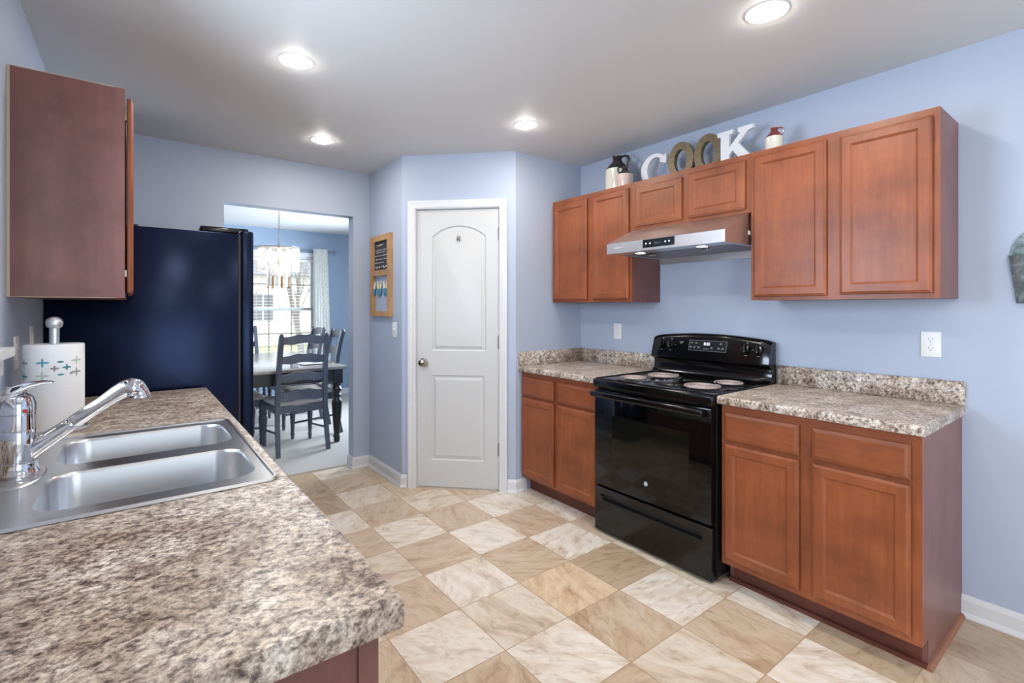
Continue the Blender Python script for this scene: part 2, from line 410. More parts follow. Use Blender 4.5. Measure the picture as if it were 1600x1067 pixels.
def tiled_floor():
    x0, x1, y0, y1 = XL - 0.15, XW + 0.15, -3.2, YT; ts = 0.338; rnd = random.Random(11)
    xs = [x0]; i = math.ceil((x0 - 1.1577) / ts)
    while 1.1577 + i * ts < x1: xs.append(1.1577 + i * ts); i += 1
    xs.append(x1); ys = [y0]; j = math.ceil((y0 - 2.207) / ts)
    while 2.207 + j * ts < y1: ys.append(2.207 + j * ts); j += 1
    ys.append(y1)
    bm = bmesh.new(); grid = [[bm.verts.new((x, y, 0)) for x in xs] for y in ys]
    lay = bm.loops.layers.float_color.new('tile_tone')
    for b_ in range(len(ys) - 1):
        for a_ in range(len(xs) - 1):
            f = bm.faces.new((grid[b_][a_], grid[b_][a_ + 1], grid[b_ + 1][a_ + 1], grid[b_ + 1][a_]))
            ti = math.floor(((xs[a_] + xs[a_ + 1]) / 2 - 1.1577) / ts); tj = math.floor(((ys[b_] + ys[b_ + 1]) / 2 - 2.207) / ts)
            k_ = TILES.get((ti, tj)) or rnd.choice('WLB' if (ti + tj) % 2 else 'BBLD')
            for lp_ in f.loops: lp_[lay] = TONE[k_]
    bot = [bm.verts.new(p) for p in ((x0, y0, -0.1), (x1, y0, -0.1), (x1, y1, -0.1), (x0, y1, -0.1))]
    bm.faces.new(bot[::-1])
    me = bpy.data.meshes.new('floor'); bm.to_mesh(me); bm.free(); me.materials.append(FLOOR)
    o = bpy.data.objects.new('floor', me); COL.objects.link(o); return struct(o)
tiled_floor()
floor_slab('floor_dining', -1.4, 3.4, YT, 7.74, -0.1, 0.006, CARPET)
floor_slab('ceiling', XL - 0.15, XW + 0.15, -3.2, YT, H, H + 0.1, CEIL)
floor_slab('ceiling_dining', -1.4, 3.4, YT, 7.74, H, H + 0.1, CEIL)
def wall_holes(name, axis, a0, a1, p0, p1, holes, mat, z0=0, z1=H):
    """wall slab along an axis with rectangular openings (a0,a1,z0,z1)"""
    mb = MB(mat); cur = a0
    def bx(s0, s1, q0, q1):
        if s1 - s0 < 1e-5 or q1 - q0 < 1e-5: return
        if axis == 'y': mb.box(p0, p1, s0, s1, q0, q1)
        else: mb.box(s0, s1, p0, p1, q0, q1)
    for (h0, h1, g0, g1) in sorted(holes):
        bx(cur, h0, z0, z1); bx(h0, h1, z0, g0); bx(h0, h1, g1, z1); cur = h1
    bx(cur, a1, z0, z1)
    bmesh.ops.remove_doubles(mb.bm, verts=mb.bm.verts, dist=1e-5)
    return struct(mb.build(name, smooth=False))
wall_holes('wall_right', 'y', -3.2, YR, XW, XW + 0.12, [], WALL)
wall_holes('wall_left', 'y', -3.2, YB, XL - 0.12, XL, [(1.28, 2.10, 1.215, 2.11), (-2.60, -0.90, 0.3, 2.2)], WALL)  # opening behind the camera is unseen, added for the side fill
wall_holes('wall_rear', 'x', XL, XW, -3.2, -3.08, [(0.1, 2.5, 0.3, 2.2)], WALL)  # window opening here is assumed, out of view, for the rear fill
wall_holes('wall_back', 'x', XL - 0.12, XD2 + 0.1, YB, YT, [(0.522, 1.463, 0, 2.097)], WALL)
# pantry walls
struct(MB(WALL).box(XD1, XW + 0.12, YR, YR + 0.115, 0, H).build('wall_pantry_return', smooth=False))
struct(MB(WALL).box(XD2, XD2 + 0.115, YR + XD1 - XD2, YB, 0, H).build('wall_pantry_side', smooth=False))
LD = (XD1 - XD2) * math.sqrt(2)
DR = R(-45)
dO = (XD2, YR + XD1 - XD2, 0)
mb = MB(WALL)
mb.box(0, 0.095, 0, 0.115, 0, H); mb.box(0.748, LD, 0, 0.115, 0, H); mb.box(0.095, 0.748, 0, 0.115, 2.082, H)
struct(mb.build('wall_pantry_front', smooth=False, loc=dO, rz=DR))
# dining room walls
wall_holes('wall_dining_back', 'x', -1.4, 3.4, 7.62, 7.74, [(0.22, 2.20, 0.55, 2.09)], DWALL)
wall_holes('wall_dining_right', 'y', YT, 7.62, 3.28, 3.4, [(5.1, 6.7, 0.65, 2.05)], DWALL)  # side opening is unseen and assumed, lets the added dining fill in
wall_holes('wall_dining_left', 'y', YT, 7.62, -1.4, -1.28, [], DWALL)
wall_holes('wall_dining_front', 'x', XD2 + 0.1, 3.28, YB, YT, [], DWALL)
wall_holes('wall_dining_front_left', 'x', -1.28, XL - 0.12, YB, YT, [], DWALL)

# baseboards
def baseboard(name, p0, p1, nrm, ext0=0, ext1=0, h=0.092):
    p0 = Vector(p0); p1 = Vector(p1); d = (p1 - p0).normalized(); L = (p1 - p0).length
    prof = [(0, 0), (-0.024, 0), (-0.024, 0.006), (-0.016, 0.02), (-0.014, 0.022), (-0.014, h - 0.02), (-0.009, h - 0.006), (-0.006, h), (0, h)]
    mb = MB(TRIM)
    n = Vector(nrm)
    lp = []
    for t, e in ((0, ext0), (1, ext1)):
        row = []
        for (o_, z) in prof:
            q = p0 + d * (L * t) + d * (e * -o_ if t else -e * -o_) + n * (-o_)
            row.append((q.x, q.y, z))
        lp.append(row)
    mb.loops(lp)
    return struct(mb.build(name, smooth=False))
s2 = math.sqrt(0.5)
k = math.tan(R(22.5))
baseboard('baseboard_right', (XW, -3.08), (XW, 0.503), (-1, 0))
baseboard('baseboard_back', (1.463, YB), (XD2, YB), (0, -1), ext0=1, ext1=-1)
baseboard('baseboard_opening_jamb', (1.463, YT), (1.463, YB), (-1, 0), ext1=1)
baseboard('baseboard_pantry_side', (XD2, YB), (XD2, YR + XD1 - XD2), (-1, 0), ext0=-1, ext1=k)
a = Vector((XD2, YR + XD1 - XD2)); dd = Vector((s2, -s2))
baseboard('baseboard_pantry_left', a, a + dd * 0.0435, (-s2, -s2), ext0=k)
baseboard('baseboard_pantry_right', a + dd * 0.796, a + dd * LD, (-s2, -s2), ext1=k)
baseboard('baseboard_pantry_return', (XD1, YR), (2.3, YR), (0, -1), ext0=k)
baseboard('baseboard_left', (XL, -3.08), (XL, 0.69), (1, 0))
baseboard('baseboard_dining_back', (-1.28, 7.62), (3.28, 7.62), (0, -1))
baseboard('baseboard_dining_right', (3.28, YT), (3.28, 7.62), (-1, 0))
struct(MB(Mat('threshold_strip', rgb(170, 160, 148), 0.5).m).prism([(YT - 0.012, 0), (YT + 0.018, 0), (YT + 0.012, 0.01), (YT - 0.004, 0.01)], 'x', 0.522, 1.463).build('trim_threshold'))

# pantry door casing, slab
mb = MB(TRIM)
def casing(mb, x0, x1, z1, w_=0.057, y=0.0, z0=0):
    prof = [(0.0, 0.0), (0.0, -0.012), (0.012, -0.016), (0.02, -0.014), (0.034, -0.017), (w_ - 0.012, -0.020), (w_, -0.020), (w_, 0)]
    # prof: distance outward from opening, depth
    path = [(x0, z0, -1, 0), (x0, z1, -1, 1), (x1, z1, 1, 1), (x1, z0, 1, 0)]
    lp = []
    for (x, z, sx, sz) in path: lp.append([(x + sx * a_, y + b_, z + sz * a_) for a_, b_ in prof])
    mb.loops(lp)
casing(mb, 0.1065, 0.7375, 2.072)
mb.box(0.095, 0.1105, 0, 0.115, 0, 2.082); mb.box(0.7335, 0.748, 0, 0.115, 0, 2.082); mb.box(0.095, 0.748, 0, 0.115, 2.067, 2.082)
struct(mb.build('trim_pantry_door', loc=dO, rz=DR, smooth=False))
DX0, DX1, DZ0, DZ1 = 0.1135, 0.7305, 0.012, 2.063
mb = MB(DOORW)
def arch(x0, x1, z0, zs, za, n=16):
    pts = [(x0, z0), (x1, z0)]
    hw = (x1 - x0) / 2; cx = (x0 + x1) / 2; hgt = za - zs
    if hgt > 1e-4:
        Rr = (hw * hw + hgt * hgt) / (2 * hgt); cz = za - Rr; a0 = math.asin(hw / Rr)
        for i in range(n + 1):
            t = a0 - 2 * a0 * i / n; pts.append((cx + Rr * math.sin(t), cz + Rr * math.cos(t)))
    else: pts += [(x1, zs), (x0, zs)]
    return pts
yF = 0.012
to3 = lambda x, y, z: (x, z, y)
h1 = lambda i: arch(0.226 + i, 0.634 - i, 1.018 + i, 1.868 - i * 0.75, 1.945 - i)
h2 = lambda i: arch(0.222 + i, 0.622 - i, 0.208 + i, 0.838 - i, 0.838 - i)
outer = [(DX0, DZ0), (DX1, DZ0), (DX1, DZ1), (DX0, DZ1)]
rings = mb.holed(outer, [h1(0), h2(0)], yF, to3)
ob = mb.bridge(rings[0], [(x, yF + 0.035, z) for x, z in outer]); mb.bm.faces.new(ob)
for ring, hf in ((rings[1], h1), (rings[2], h2)):
    r = mb.bridge(ring, [(x, yF + 0.009, z) for x, z in hf(0.008)])
    r = mb.bridge(r, [(x, yF + 0.009, z) for x, z in hf(0.016)])
    r = mb.bridge(r, [(x, yF + 0.001, z) for x, z in hf(0.036)])
    mb.bm.faces.new(r)
door = struct(mb.build('door_1', loc=dO, rz=DR, angle=20))
kx, kz = 0.166, 0.932
mb = MB(NICKEL); mb.M = Matrix.Translation((kx, yF, kz)) @ Matrix.Rotation(R(90), 4, 'X')
mb.lathe([(0.0, 0), (0.032, 0), (0.032, 0.004), (0.012, 0.012), (0.010, 0.03), (0.018, 0.036), (0.026, 0.045), (0.028, 0.056), (0.022, 0.066), (0.010, 0.070), (0, 0.0705)], 28)
mb.build('door_knob', door)
for hz in (1.875, 1.085, 0.30):
    mb = MB(NICKEL); mb.box(0.722, 0.7335, yF - 0.002, yF + 0.001, hz - 0.044, hz + 0.044)
    mb.lathe([(0.006, -0.046), (0.006, 0.046)], 10, (0.7325, yF - 0.006, hz)); mb.lathe([(0.0, 0.046), (0.004, 0.047), (0.003, 0.054), (0, 0.055)], 8, (0.7325, yF - 0.006, hz)); mb.build('hinge', door)
mb = MB(NICKEL); mb.box(0.1055, 0.1125, yF - 0.006, yF + 0.002, kz - 0.03, kz + 0.035); mb.build('strike_plate', door)
t = thing('adhesive_hook', 'small oval metal hook stuck high on the white pantry door', 'hook', (dO[0] + s2 * 0.43, dO[1] - s2 * 0.43, 1.80), DR)
mb = MB(NICKEL); mb.M = Matrix.Translation((0, yF + 0.0005, 0.05)) @ Matrix.Rotation(R(90), 4, 'X') @ Matrix.Diagonal((0.5, 1, 1, 1))
mb.lathe([(0, 0), (0.030, 0), (0.029, 0.004), (0.02, 0.006), (0, 0.006)], 24); mb.build('back_plate', t)
mb = MB(NICKEL); mb.tube([(0, yF - 0.005, 0.055), (0, yF - 0.014, 0.045), (0, yF - 0.02, 0.03), (0, yF - 0.028, 0.028), (0, yF - 0.032, 0.038)], [0.005, 0.005, 0.004, 0.004, 0.005], 8); mb.build('hook_arm', t)

# sink window (over the sink, only its sill shows)
def sash_window(name, w_, h_, loc, rz, grid=True, rows=2, depth=0.12):
    root = bpy.data.objects.new(name, None); COL.objects.link(root); root.location = loc; root.rotation_euler.z = rz; struct(root)
    mb = MB(TRIM)
    f = 0.035
    mb.box(0, f, 0.01, depth - 0.01, 0, h_); mb.box(w_ - f, w_, 0.01, depth - 0.01, 0, h_); mb.box(f, w_ - f, 0.01, depth - 0.01, h_ - f, h_); mb.box(f, w_ - f, 0.01, depth - 0.01, 0, f)
    mb.build('frame', root, smooth=False)
    for zz0, zz1, yy in ((f, h_ / 2 + 0.02, 0.06), (h_ / 2 - 0.02, h_ - f, 0.085)):
        mb = MB(TRIM); g = 0.03
        mb.box(f, f + g, yy, yy + 0.022, zz0, zz1); mb.box(w_ - f - g, w_ - f, yy, yy + 0.022, zz0, zz1)
        mb.box(f + g, w_ - f - g, yy, yy + 0.022, zz0, zz0 + g + 0.008); mb.box(f + g, w_ - f - g, yy, yy + 0.022, zz1 - g, zz1)
        sa = mb.build('sash', root, smooth=False)
        mb = MB(PANE); mb.box(f + g, w_ - f - g, yy + 0.009, yy + 0.012, zz0 + g, zz1 - g); mb.build('pane', sa, smooth=False)
        if grid:
            mb = MB(GOLD); n = max(2, round(w_ / 0.3))
            for i in range(1, n): x = f + (w_ - 2 * f) * i / n; mb.box(x - 0.007, x + 0.007, yy + 0.0125, yy + 0.02, zz0 + g, zz1 - g)
            zc = (zz0 + zz1) / 2; mb.box(f + g, w_ - f - g, yy + 0.0125, yy + 0.02, zc - 0.007, zc + 0.007)
            mb.build('muntin', sa, smooth=False)
    return root
# local y = outwards from the room
sash_window('window_1', 0.82, 0.895, (XL, 1.28, 1.215), R(90), grid=False)
mb = MB(TRIM)
mb.box(-0.07, 0.89, -0.038, 0.0, -0.03, 0.0, 0.004); mb.box(0, 0.82, 0.0, 0.05, -0.012, 0.0); mb.box(-0.05, 0.87, -0.014, 0, -0.085, -0.03)
struct(mb.build('trim_sink_window', loc=(XL, 1.28, 1.2151), rz=R(90), smooth=False))
sash_window('window_6', 1.7, 1.9, (XL, -2.60, 0.3), R(90), grid=False)  # out-of-view window added so the side fill can enter
sash_window('window_2', 2.4, 1.9, (2.5, -3.08, 0.3), R(180), grid=False)  # unseen rear window, assumed as the way in for the rear fill
# dining windows: a mulled pair
for i, (x0, x1) in enumerate(((0.22, 1.20), (1.22, 2.20))):
    sash_window('window_%d' % (3 + i), x1 - x0, 1.54, (x0, 7.62, 0.55), 0)
sash_window('window_5', 1.6, 1.4, (3.28, 6.7, 0.65), R(-90), grid=False)  # dining side window is out of view, assumed for the added fill
mb = MB(TRIM); casing(mb, 0, 1.98, 1.54, 0.06); mb.box(0.975, 1.005, -0.012, 0.01, 0, 1.54)
mb.box(-0.09, 2.07, -0.05, 0.0, -0.03, 0.0, 0.004); mb.box(-0.06, 2.04, -0.016, 0, -0.10, -0.03)
struct(mb.build('trim_dining_window', loc=(0.22, 7.62, 0.55), smooth=False))

# ------------------------------------------------------------------ cabinets
RW = R(-90); LW = R(90)
def rect_loops(x0, x1, z0, z1, steps):
    return [[(x0 + i, y, z0 + i), (x1 - i, y, z0 + i), (x1 - i, y, z1 - i), (x0 + i, y, z1 - i)] for i, y in steps]
def panel_door(parent, x0, x1, z0, z1, name='door', y=0.0, mat=None):
    mb = MB(mat or CHERRY)
    mb.loops(rect_loops(x0, x1, z0, z1, [(0.002, y), (0, y - 0.003), (0, y - 0.012), (0.003, y - 0.0155), (0.006, y - 0.016), (0.011, y - 0.020), (0.043, y - 0.020), (0.046, y - 0.0165), (0.0475, y - 0.0160), (0.052, y - 0.012)]))
    return mb.build(name, parent, smooth=False)
def slab_front(parent, x0, x1, z0, z1):
    mb = MB(CHERRYX)
    mb.loops(rect_loops(x0, x1, z0, z1, [(0.002, 0), (0, -0.003), (0, -0.011), (0.003, -0.0145), (0.006, -0.0150), (0.016, -0.020)]))
    return mb.build('drawer_front', parent, smooth=False)
def cabinet(kind, label, w_, depth, z0, z1, fronts, origin, rz, group=None, toe=False, end=None, name=None, ff=0.04, dy=0.0):
    t = thing(name or kind, label, 'cabinet', (origin[0], origin[1], z0 if not toe else 0), rz, group)
    b = 0 if not toe else z0
    zt = z1 - z0 + b
    mb = MB(LAM)
    mb.box(0.0, w_, 0.02, depth, b, zt)
    if toe: mb.box(0.0, 0.018, 0.078, depth, 0, b); mb.box(w_ - 0.018, w_, 0.078, depth, 0, b)
    mb.build('carcass', t, smooth=False)
    # face frame with openings
    mb = MB(CHERRY)
    fr = [f for f in fronts]
    def isect(hs):
        outer = [(0, b), (w_, b), (w_, zt), (0, zt)]
        r = mb.holed(outer, hs, 0.0, to3)
        q = mb.bridge(r[0], [(x, 0.02, z) for x, z in outer])
        for ring, hp in zip(r[1:], hs): mb.bridge(ring, [(x, 0.019, z) for x, z in hp])
    g = 0.012
    isect([[(f[1] + g, f[3] + g), (f[2] - g, f[3] + g), (f[2] - g, f[4] - g), (f[1] + g, f[4] - g)] for f in fr])
    mb.build('face_frame', t, smooth=False)
    for f in fronts:
        if f[0] == 'door': panel_door(t, f[1], f[2], f[3], f[4], y=dy)
        else: slab_front(t, f[1], f[2], f[3], f[4])
    if toe:
        mb = MB(TOE); mb.box(0.018, w_ - 0.018, 0.078, 0.092, 0, b); mb.build('toe_kick', t, smooth=False)
    return t
UF = XW - 0.305     # upper face plane
BF = XW - 0.61
ub, ut = 1.376, 2.145
# right wall uppers.  local x = Ystart - Y
def rl(Ys, *ys): return [Ys - y for y in ys]
G = 'cherry cabinets on the range wall'
Ys = 1.272
cR = cabinet('wall_cabinet', 'tall two-door cherry wall cabinet right of the hood, above the outlet', 0.757, 0.305, ub, ut,
    [('door', Ys - 1.254, Ys - 0.917, 0.018, 0.742), ('door', Ys - 0.863, Ys - 0.537, 0.022, 0.738)], (UF, Ys), RW)
Ys = 2.045
cM = cabinet('wall_cabinet', 'short two-door cherry wall cabinet right above the steel hood', 0.772, 0.305, 1.836, ut,
    [('door', Ys - 2.010, Ys - 1.675, 0.020, 0.270), ('door', Ys - 1.633, Ys - 1.298, 0.020, 0.278)], (UF, Ys), RW)
Ys = 2.797
cL = cabinet('wall_cabinet', 'two-door cherry wall cabinet in the corner by the pantry, left of the hood', 0.751, 0.305, ub, ut,
    [('door', Ys - 2.780, Ys - 2.430, 0.018, 0.735), ('door', Ys - 2.375, Ys - 2.062, 0.018, 0.742)], (UF, Ys), RW)
Ys = 1.262
cBR = cabinet('base_cabinet', 'two-drawer two-door cherry base cabinet at the near side of the black range', 0.759, 0.61, 0.108, 0.876,
    [('drawer', Ys - 1.245, Ys - 0.912, 0.706, 0.838), ('drawer', Ys - 0.862, Ys - 0.534, 0.706, 0.838),
     ('door', Ys - 1.245, Ys - 0.912, 0.135, 0.688), ('door', Ys - 0.862, Ys - 0.534, 0.135, 0.688)], (BF, Ys), RW, toe=True)
mb = MB(TOE); mb.box(0.0, 0.759, 0.064, 0.078, 0, 0.018); mb.build('shoe_molding', cBR, smooth=False)
mb = MB(Mat('stained_quarter_round', rgb(150, 98, 72), 0.5).m); mb.prism([(0, 0), (0.016, 0), (0.014, 0.008), (0.008, 0.014), (0, 0.016)], 'y', 0.06, 0.608)
for v_ in mb.bm.verts: v_.co.x += 0.759
mb.build('shoe_molding', cBR, smooth=False)
Ys = 2.797
cBL = cabinet('base_cabinet', 'two-drawer two-door cherry base cabinet in the corner by the pantry wall', 0.737, 0.61, 0.108, 0.876,
    [('drawer', Ys - 2.780, Ys - 2.445, 0.706, 0.838), ('drawer', Ys - 2.402, Ys - 2.066, 0.706, 0.838),
     ('door', Ys - 2.780, Ys - 2.445, 0.128, 0.688), ('door', Ys - 2.402, Ys - 2.066, 0.128, 0.688)], (BF, Ys), RW, toe=True)
# left wall: upper and three base units
LF = XL + 0.305
cUL = cabinet('wall_cabinet', 'cherry wall cabinet on the left wall beside the refrigerator, plain end panel facing the camera', 0.765, 0.308, 1.374, 2.140,
    [('door', 0.012, 0.365, 0.020, 0.738), ('door', 0.400, 0.752, 0.020, 0.738)], (LF + 0.003, 2.293), LW, dy=-0.006)
mb = MB(CHIP); mb.box(-0.0025, 0.0, 0.02, 0.303, 0.7655, 0.7675); mb.box(-0.0025, 0.0, 0.02, 0.303, -0.0015, 0.0005); mb.box(-0.003, 0.0, 0.300, 0.3075, 0, 0.766)
mb.build('raw_edge', cUL, smooth=False)
mb = MB(LAM); mb.box(-0.004, 0, 0.0, 0.032, 0, 0.766); mb.build('end_stile', cUL, smooth=False)
for z in (0.09, 0.67):
    mb = MB(NICKEL); mb.box(0.02, 0.04, -0.008, 0.012, z - 0.012, z + 0.012); mb.build('hinge', cUL, smooth=False)
BL = XL + 0.62
for (y0, y1, lab, fr) in (
    (0.70, 1.26, 'cherry base cabinet at the near end of the left countertop, end panel in the foreground', [('drawer', 0.03, 0.53, 0.706, 0.838), ('door', 0.03, 0.53, 0.13, 0.688)]),
    (1.262, 2.16, 'cherry base cabinet under the double sink', [('drawer', 0.03, 0.43, 0.706, 0.838), ('drawer', 0.47, 0.87, 0.706, 0.838), ('door', 0.03, 0.43, 0.13, 0.688), ('door', 0.47, 0.87, 0.13, 0.688)]),
    (2.162, 3.05, 'cherry base cabinet between the sink unit and the refrigerator', [('drawer', 0.03, 0.43, 0.706, 0.838), ('drawer', 0.47, 0.86, 0.706, 0.838), ('door', 0.03, 0.43, 0.13, 0.688), ('door', 0.47, 0.86, 0.13, 0.688)])):
    if 'sink' in lab and 'under' in lab:
        # open-topped carcass so the bowls hang inside it
        t = thing('base_cabinet', lab, 'cabinet', (BL, y0, 0), LW)
        w_ = y1 - y0; mb = MB(LAM)
        mb.box(0, 0.018, 0.02, 0.62, 0.0, 0.868); mb.box(w_ - 0.018, w_, 0.02, 0.62, 0.0, 0.868); mb.box(0.018, w_ - 0.018, 0.602, 0.62, 0.1, 0.868); mb.box(0.018, w_ - 0.018, 0.02, 0.602, 0.108, 0.126)
        mb.build('carcass', t, smooth=False)
        mb = MB(CHERRY); mb.box(0, w_, 0, 0.02, 0.108, 0.868); mb.build('face_frame', t, smooth=False)
        for f in fr:
            (panel_door if f[0] == 'door' else slab_front)(t, f[1], f[2], f[3], f[4])
        mb = MB(TOE); mb.box(0.018, w_ - 0.018, 0.078, 0.092, 0, 0.108); mb.build('toe_kick', t, smooth=False)
    else:
        t = cabinet('base_cabinet', lab, y1 - y0, 0.62, 0.108, 0.868, fr, (BL, y0), LW, toe=True)
        if y0 < 1:
            mb = MB(LAM); mb.box(-0.004, 0, 0.0, 0.030, 0.108, 0.868); mb.build('end_stile', t, smooth=False)

# ------------------------------------------------------------------ countertops
def counter_profile(depth, z0, z1):
    """front (y<0 side) rolled edge: list of (y,z)"""
    r = 0.011; pts = [(depth, z0), (depth, z1)]
    for k in range(7):
        a = R(90 * k / 6); pts.append((r - r * math.sin(a), z1 - r + r * math.cos(a)))
    for k in range(5):
        a = R(90 * k / 4); pts.append((0.006 - 0.006 * math.cos(a), z0 + 0.006 - 0.006 * math.sin(a)))
    return pts
def counter(label, w_, depth, origin, rz, z0, z1, bs=None):
    t = thing('countertop', label, 'countertop', (origin[0], origin[1], z0), rz)
    mb = MB(COUNTER); mb.prism(counter_profile(depth, 0, z1 - z0), 'x', 0, w_); mb.build('worktop', t, angle=50)
    for k_, b in enumerate(bs or []):
        mb = MB(COUNTER); x0, x1, y0, y1 = b; mb.box(x0, x1, y0, y1, z1 - z0, z1 - z0 + 0.102, 0.003, 1); mb.build('backsplash', t, angle=50)
    return t
CF = XW - 0.645
counter('mottled stone-look countertop between the black range and the open wall at right', 1.268 - 0.49, 0.644, (CF, 1.268), RW, 0.876, 0.914, [(0, 0.778, 0.625, 0.644)])
counter('mottled stone-look countertop in the corner between pantry wall and black range', 2.797 - 2.056, 0.644, (CF, 2.797), RW, 0.876, 0.914, [(0.019, 0.741, 0.625, 0.644), (0, 0.019, 0.0, 0.644)])
# left countertop with sink cut-out; local x = Y - .667, y = .315 - X
LY0, LY1 = 0.667, 3.058
t = thing('countertop', 'long mottled stone-look countertop in the foreground holding the double sink', 'countertop', (0.318, LY0, 0.868), LW)
mb = MB(COUNTER)
W_ = LY1 - LY0; D_ = 0.647; zt = 0.046
prof = counter_profile(D_, 0, zt)
sx0, sx1, sy0, sy1 = 1.335 - LY0, 2.085 - LY0, 0.318 - 0.272, 0.318 + 0.262
# two end blocks, front and back strips around the cut-out
mb.prism(prof, 'x', 0, sx0); mb.prism(prof, 'x', sx1, W_)
mb.prism([(sy0, 0), (sy0, zt)] + prof[2:], 'x', sx0, sx1)
mb.prism([(D_, 0), (D_, zt), (sy1, zt), (sy1, 0)], 'x', sx0, sx1)
bmesh.ops.remove_doubles(mb.bm, verts=mb.bm.verts, dist=1e-5)
mb.build('worktop', t, angle=50)
mb = MB(COUNTER); mb.box(0, W_, D_ - 0.020, D_, zt, zt + 0.10, 0.003, 1); mb.build('backsplash', t, angle=50)

# ------------------------------------------------------------------ sink and faucet
SZ = 0.9145
t = thing('kitchen_sink', 'double-bowl stainless steel drop-in sink in the foreground countertop', 'sink', (0, 0, SZ))
mb = MB(SINKM)
ox0, ox1, oy0, oy1 = -0.285, 0.290, 1.302, 2.118
def rr(x0, x1, y0, y1, r): return rrect(x0, x1, y0, y1, r, 8)
bowls = [(-0.167, 0.256, 1.368, 1.668, 0.062), (-0.167, 0.256, 1.748, 2.062, 0.062)]
outer = rr(ox0 + 0.012, ox1 - 0.012, oy0 + 0.012, oy1 - 0.012, 0.02)
rings = mb.holed(outer, [rr(*b) for b in bowls], 0.004)
def ring_at(i, z, r): return [(x, y, z) for x, y in rr(ox0 + i, ox1 - i, oy0 + i, oy1 - i, r)]
q = mb.bridge(rings[0], ring_at(0.009, 0.0075, 0.022)); q = mb.bridge(q, ring_at(0.004, 0.0075, 0.026)); q = mb.bridge(q, ring_at(0.0, 0.001, 0.03))
for ring, b in zip(rings[1:], bowls):
    x0, x1, y0, y1, r = b
    def br(i, z, rr_): return [(x, y, z) for x, y in rr(x0 + i, x1 - i, y0 + i, y1 - i, rr_)]
    q = mb.bridge(ring, br(0.002, 0.001, r - 0.001)); q = mb.bridge(q, br(0.004, -0.006, r - 0.002))
    q = mb.bridge(q, br(0.012, -0.125, r - 0.004)); q = mb.bridge(q, br(0.020, -0.150, r - 0.008))
    q = mb.bridge(q, br(0.040, -0.166, r - 0.02)); q = mb.bridge(q, br(0.06, -0.170, 0.02))
    mb.bm.faces.new(q)
bmesh.ops.recalc_face_normals(mb.bm, faces=mb.bm.faces[:])
mb.build('basin', t, angle=28)
for b in bowls:
    cx, cy = (b[0] + b[1]) / 2, (b[2] + b[3]) / 2
    mb = MB(CHROME, SLOT); mb.lathe([(0.0, -0.1695), (0.022, -0.1695), (0.03, -0.167), (0.042, -0.1665), (0.044, -0.1695)], 28, (cx, cy, 0), caps=False)
    mb.mi = 1
    for k_ in range(6): mb.box(cx - 0.002 + 0.013 * math.cos(k_ * PI / 3), cx + 0.002 + 0.013 * math.cos(k_ * PI / 3), cy - 0.002 + 0.013 * math.sin(k_ * PI / 3), cy + 0.002 + 0.013 * math.sin(k_ * PI / 3), -0.1692, -0.1688)
    mb.build('drain', t)
# raised ledge ring under faucet
mb = MB(SINKM); mb.M = Matrix.Translation((-0.226, 1.705, 0.004)) @ Matrix.Diagonal((0.85, 1.9, 1, 1))
mb.lathe([(0.062, 0), (0.058, 0.004), (0.053, 0.005), (0, 0.005)], 40, caps=False); mb.build('faucet_ledge', t)

FX, FY = -0.226, 1.703; FZ = SZ + 0.0095
t = thing('kitchen_faucet', 'chrome single-lever pull-out kitchen faucet behind the sink bowls', 'faucet', (FX, FY, FZ))
mb = MB(CHROME)
mb.lathe([(0, 0), (0.041, 0), (0.042, 0.006), (0.039, 0.012), (0.036, 0.03), (0.036, 0.034), (0.0345, 0.035), (0.033, 0.075), (0.034, 0.110), (0.0335, 0.111), (0.0345, 0.112), (0.034, 0.150), (0.033, 0.151), (0.0345, 0.153), (0.034, 0.175), (0.029, 0.192), (0.016, 0.202), (0, 0.204)], 40)
mb.build('body', t)
mb = MB(CHROME)
P0 = Vector((0.010, 0, 0.045)); P1 = Vector((0.205, -0.005, 0.190)); dr = (P1 - P0)
pts = [P0 + dr * t_ for t_ in (0, 0.08, 0.45, 0.47, 0.48, 0.50, 0.8, 0.93)]
rs = [0.024, 0.0215, 0.0175, 0.0175, 0.0165, 0.0182, 0.0178, 0.0205]
hx_, hz_ = P1.x, P1.z; ang = 36.0
for i in range(14):
    ang -= 9.0; hx_ += 0.0040 * math.cos(R(ang)); hz_ += 0.0040 * math.sin(R(ang))
    pts.append(Vector((hx_, P1.y, hz_))); rs.append(0.0225 + 0.0055 * math.sin(PI * min(1, i / 9)) if i < 12 else 0.0245)
P2 = pts[-1]
mb.tube(pts, rs, 24); mb.build('spout', t, angle=40)
mb = MB(BLACKM); mb.M = Matrix.Translation(P2); mb.lathe([(0, -0.001), (0.017, -0.001), (0.017, 0.001), (0, 0.001)], 20); mb.build('aerator', t)
mb = MB(CHROME)
sec = [(math.cos(2 * PI * i / 16) * 0.45, math.sin(2 * PI * i / 16)) for i in range(16)]
mb.tube([(-0.055, 0, 0.168), (-0.03, 0, 0.190), (0.0, 0, 0.208), (0.025, 0, 0.219), (0.048, -0.002, 0.224), (0.066, -0.003, 0.223)], [0.016, 0.028, 0.030, 0.022, 0.013, 0.007], sect=sec); mb.build('lever', t, angle=60)
mb = MB(RED); mb.M = Matrix.Translation((0.017, -0.0300, 0.160)) @ Matrix.Rotation(R(90), 4, 'X') @ Matrix.Rotation(R(30), 4, 'Y'); mb.lathe([(0, 0), (0.0045, 0), (0.0045, 0.003), (0, 0.003)], 12); mb.build('hot_marker', t)
